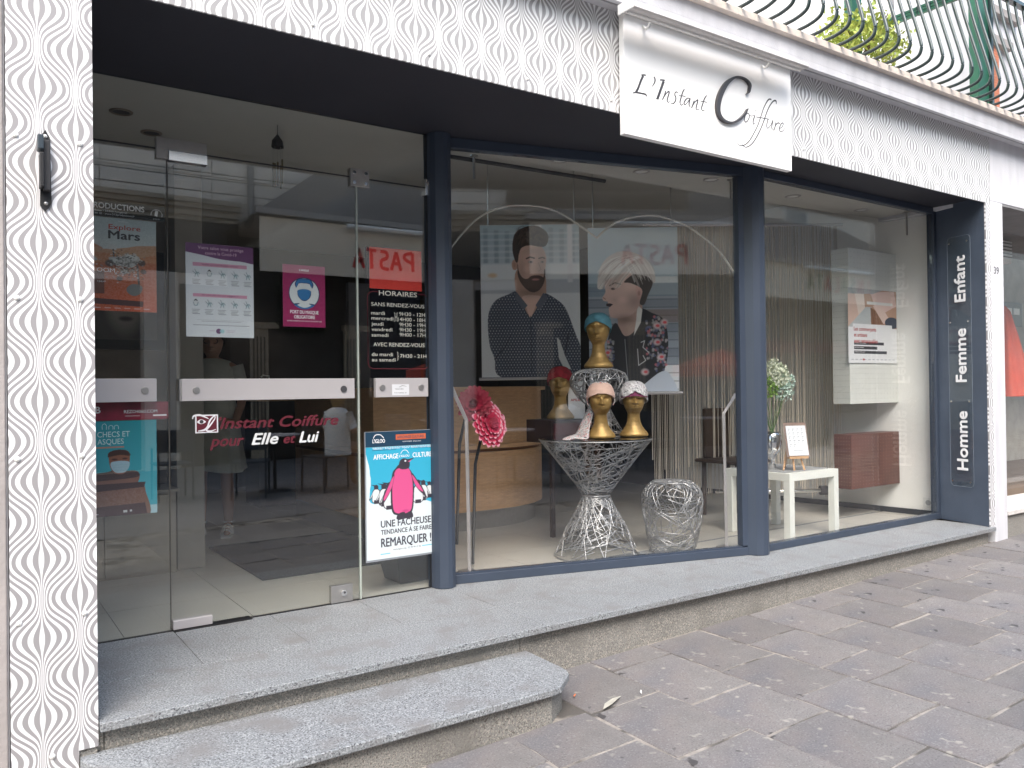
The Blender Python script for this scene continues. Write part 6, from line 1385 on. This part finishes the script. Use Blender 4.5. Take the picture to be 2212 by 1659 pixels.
t = thing('maroon_awning', 'low maroon awning strip across the street', 'awning'); build('valance', MB().box(15, 18.4, -8.0, -7.95, 1.86, 2.10), mat('maroon_cloth', (.16, .015, .03), .8), t); build('roof', MB().box(15, 18.4, -9.8, -7.95, 2.11, 2.13), mat('maroon_cloth', 0), t)
def chair(x, y, rz, label):
    t = thing('terrace_chair', label, 'chair', (x, y, GZ(x)), rz, 'dark terrace chairs across the street'); m = mat('chair_blue', (.035, .05, .07), .5)
    build('seat', MB().box(-.22, .22, -.22, .22, .44, .465), m, t, bevel=.01); build('backrest', MB().box(-.22, .22, .19, .22, .60, .88), m, t, bevel=.01)
    for a in (-.2, .2):
        build('leg', MB().tube([(a, -.2, 0), (a, -.19, .64)], .014, 6), m, t); build('leg', MB().tube([(a, .23, 0), (a, .2, .88)], .014, 6), m, t)
    return t
CH = [(3.9, -5.1, 2.8, 'chair of the blonde woman on the terrace'), (3.0, -5.3, .4, 'empty chair left of the terrace table'), (5.6, -6.2, 1.0, 'chair behind the second terrace table'), (8.4, -6.6, -1, 'chair beside the orange parasol'), (2.2, -5.9, 0, 'chair at the left end of the terrace')]
c0 = chair(*CH[0])
for x, y, rz, l in CH[1:]: dup(c0, (x, y, GZ(x)), rz, l)
for x, y, l in ((3.4, -5.6, 'round terrace table before the blonde woman'), (6.4, -6.5, 'round terrace table under the orange parasol'), (10.4, -5.8, 'round terrace table beyond the menu board')):
    t = thing('terrace_table', l, 'table', (x, y, GZ(x)), 0, 'round terrace tables across the street'); build('top', MB().lathe([(.34, .72), (.35, .735), (.34, .745)], 28), alu, t); build('pole', MB().lathe([(.025, 0.02), (.025, .72)], 10), darkgrey, t); build('base', MB().lathe([(.22, 0), (.2, .02), (.03, .03)], 20), darkgrey, t)
def parasol(x, y, label, m, zt, zb, R_):
    t = thing('terrace_parasol', label, 'parasol', (x, y, 0), .2); b = MB(); n = 8
    b.v = [(0, 0, zt)] + [(R_ * math.cos(6.2832 * k / n), R_ * math.sin(6.2832 * k / n), zb) for k in range(n)] + [(R_ * math.cos(6.2832 * k / n), R_ * math.sin(6.2832 * k / n), zb - .16) for k in range(n)]
    b.f = [(0, 1 + k, 1 + (k + 1) % n) for k in range(n)] + [(1 + k, 9 + k, 9 + (k + 1) % n, 1 + (k + 1) % n) for k in range(n)]; b.m = [0] * 16
    build('canopy', b, m, t); build('pole', MB().tube([(0, 0, -.3), (0, 0, zt)], .02, 8), steel, t)
parasol(7.0, -7.2, 'open orange parasol on the terrace', MT['orange_cloth'], 1.70, 1.42, .8); parasol(11.5, -7.2, 'second open orange parasol further along the terrace', MT['orange_cloth'], 2.1, 1.7, 1.1)
t = thing('menu_board', 'arch topped restaurant menu board with three white panels', 'menu board', (11.85, -4.5, GZ(11.85)), R(180))
P = [(-.52, 0), (.52, 0), (.52, .80)] + [(.52 * math.cos(R(a)), .80 + .36 * math.sin(R(a))) for a in range(15, 180, 15)] + [(-.52, .80)]
n = len(P); b = MB(); b.add([(x, y, z) for y in (.02, -.02) for x, z in P], [tuple(range(n))[::-1], tuple(range(n, 2 * n))] + [(k, (k + 1) % n, n + (k + 1) % n, n + k) for k in range(n)]); build('board', b, black, t)
for z0, z1 in ((.52, .80), (.24, .46), (.04, .2)): build('panel', MB().box(-.46, .46, .021, .026, z0, z1), mat('menu_paper', (.45, .47, .5), .5), t)
build('wood_strip', MB().box(-.50, .50, .021, .03, .465, .515), wood, t)
b = MB(); PP = [(.45 * math.cos(R(a)), .83 + .28 * math.sin(R(a))) for a in range(0, 181, 15)]; n = len(PP); b.add([(x, y, z) for y in (.021, .026) for x, z in PP], [tuple(range(n)), tuple(range(n, 2 * n))[::-1]] + [(k, (k + 1) % n, n + (k + 1) % n, n + k) for k in range(n)]); build('panel', b, mat('menu_paper', 0), t)
def sitter(x, y, rz, label, shirt, hairc, seat=.47):
    t = thing('person', label, 'person', (x, y, GZ(x)), rz)
    J = [(0, 0, seat + .10, .12, .11), (0, .02, seat + .25, .11, .09), (0, .02, seat + .42, .125, .09), (0, .0, seat + .52, .09, .07), (0, 0, seat + .60, .045),
         (.09, -.10, seat + .08, .085), (.10, -.42, seat + .06, .06), (.10, -.44, .1, .04), (.10, -.52, .03, .035), (-.09, -.10, seat + .08, .085), (-.10, -.42, seat + .06, .06), (-.10, -.44, .1, .04), (-.10, -.52, .03, .035),
         (.17, 0, seat + .50, .05), (.22, -.05, seat + .28, .04), (.14, -.28, seat + .30, .032), (.08, -.33, seat + .34, .028), (-.17, 0, seat + .50, .05), (-.22, -.05, seat + .28, .04), (-.14, -.28, seat + .30, .032), (-.08, -.33, seat + .34, .028)]
    E = [(0, 1), (1, 2), (2, 3), (3, 4), (0, 5), (5, 6), (6, 7), (7, 8), (0, 9), (9, 10), (10, 11), (11, 12), (3, 13), (13, 14), (14, 15), (15, 16), (3, 17), (17, 18), (18, 19), (19, 20)]
    skin_body('body', J, E, skin, t)
    b = MB(); n = 28
    for rx, ry, z in ((.185, .16, seat - .01), (.175, .145, seat + .2), (.185, .13, seat + .38), (.195, .12, seat + .50), (.13, .085, seat + .575), (.055, .055, seat + .60)):
        for k in range(n): a = 2 * math.pi * k / n; b.v.append((rx * math.cos(a), .01 + ry * math.sin(a), z))
    b.f = [(i * n + k, i * n + (k + 1) % n, (i + 1) * n + (k + 1) % n, (i + 1) * n + k) for i in range(5) for k in range(n)]; b.m = [0] * len(b.f); build('shirt', b, shirt, t, smooth=True)
    b = MB()
    for s in (1, -1): b.tube([(s * .15, 0, seat + .53), (s * .20, -.03, seat + .40), (s * .215, -.045, seat + .33)], [.066, .058, .054], 10)
    build('sleeve', b, shirt, t, smooth=True)
    h_ = build('head', MB().add(*head_grid(human=True)[:2]), skin, t, smooth=True, loc=(0, -.01, seat + .44)); shell(lambda a: .315 - .16 * (1 - math.cos(a)) / 2, .014, hairc, 'hair', h_, .004)
sitter(4.05, -5.05, R(60), 'blonde woman in white shirt seated at the terrace table', lt_white, mat('hair_blonde', (.42, .27, .12), .6))
sitter(12.9, -5.2, R(20), 'seated person in lilac shirt near the menu board', mat('shirt_lilac', (.25, .25, .42), .8), MT['dark_hair'])
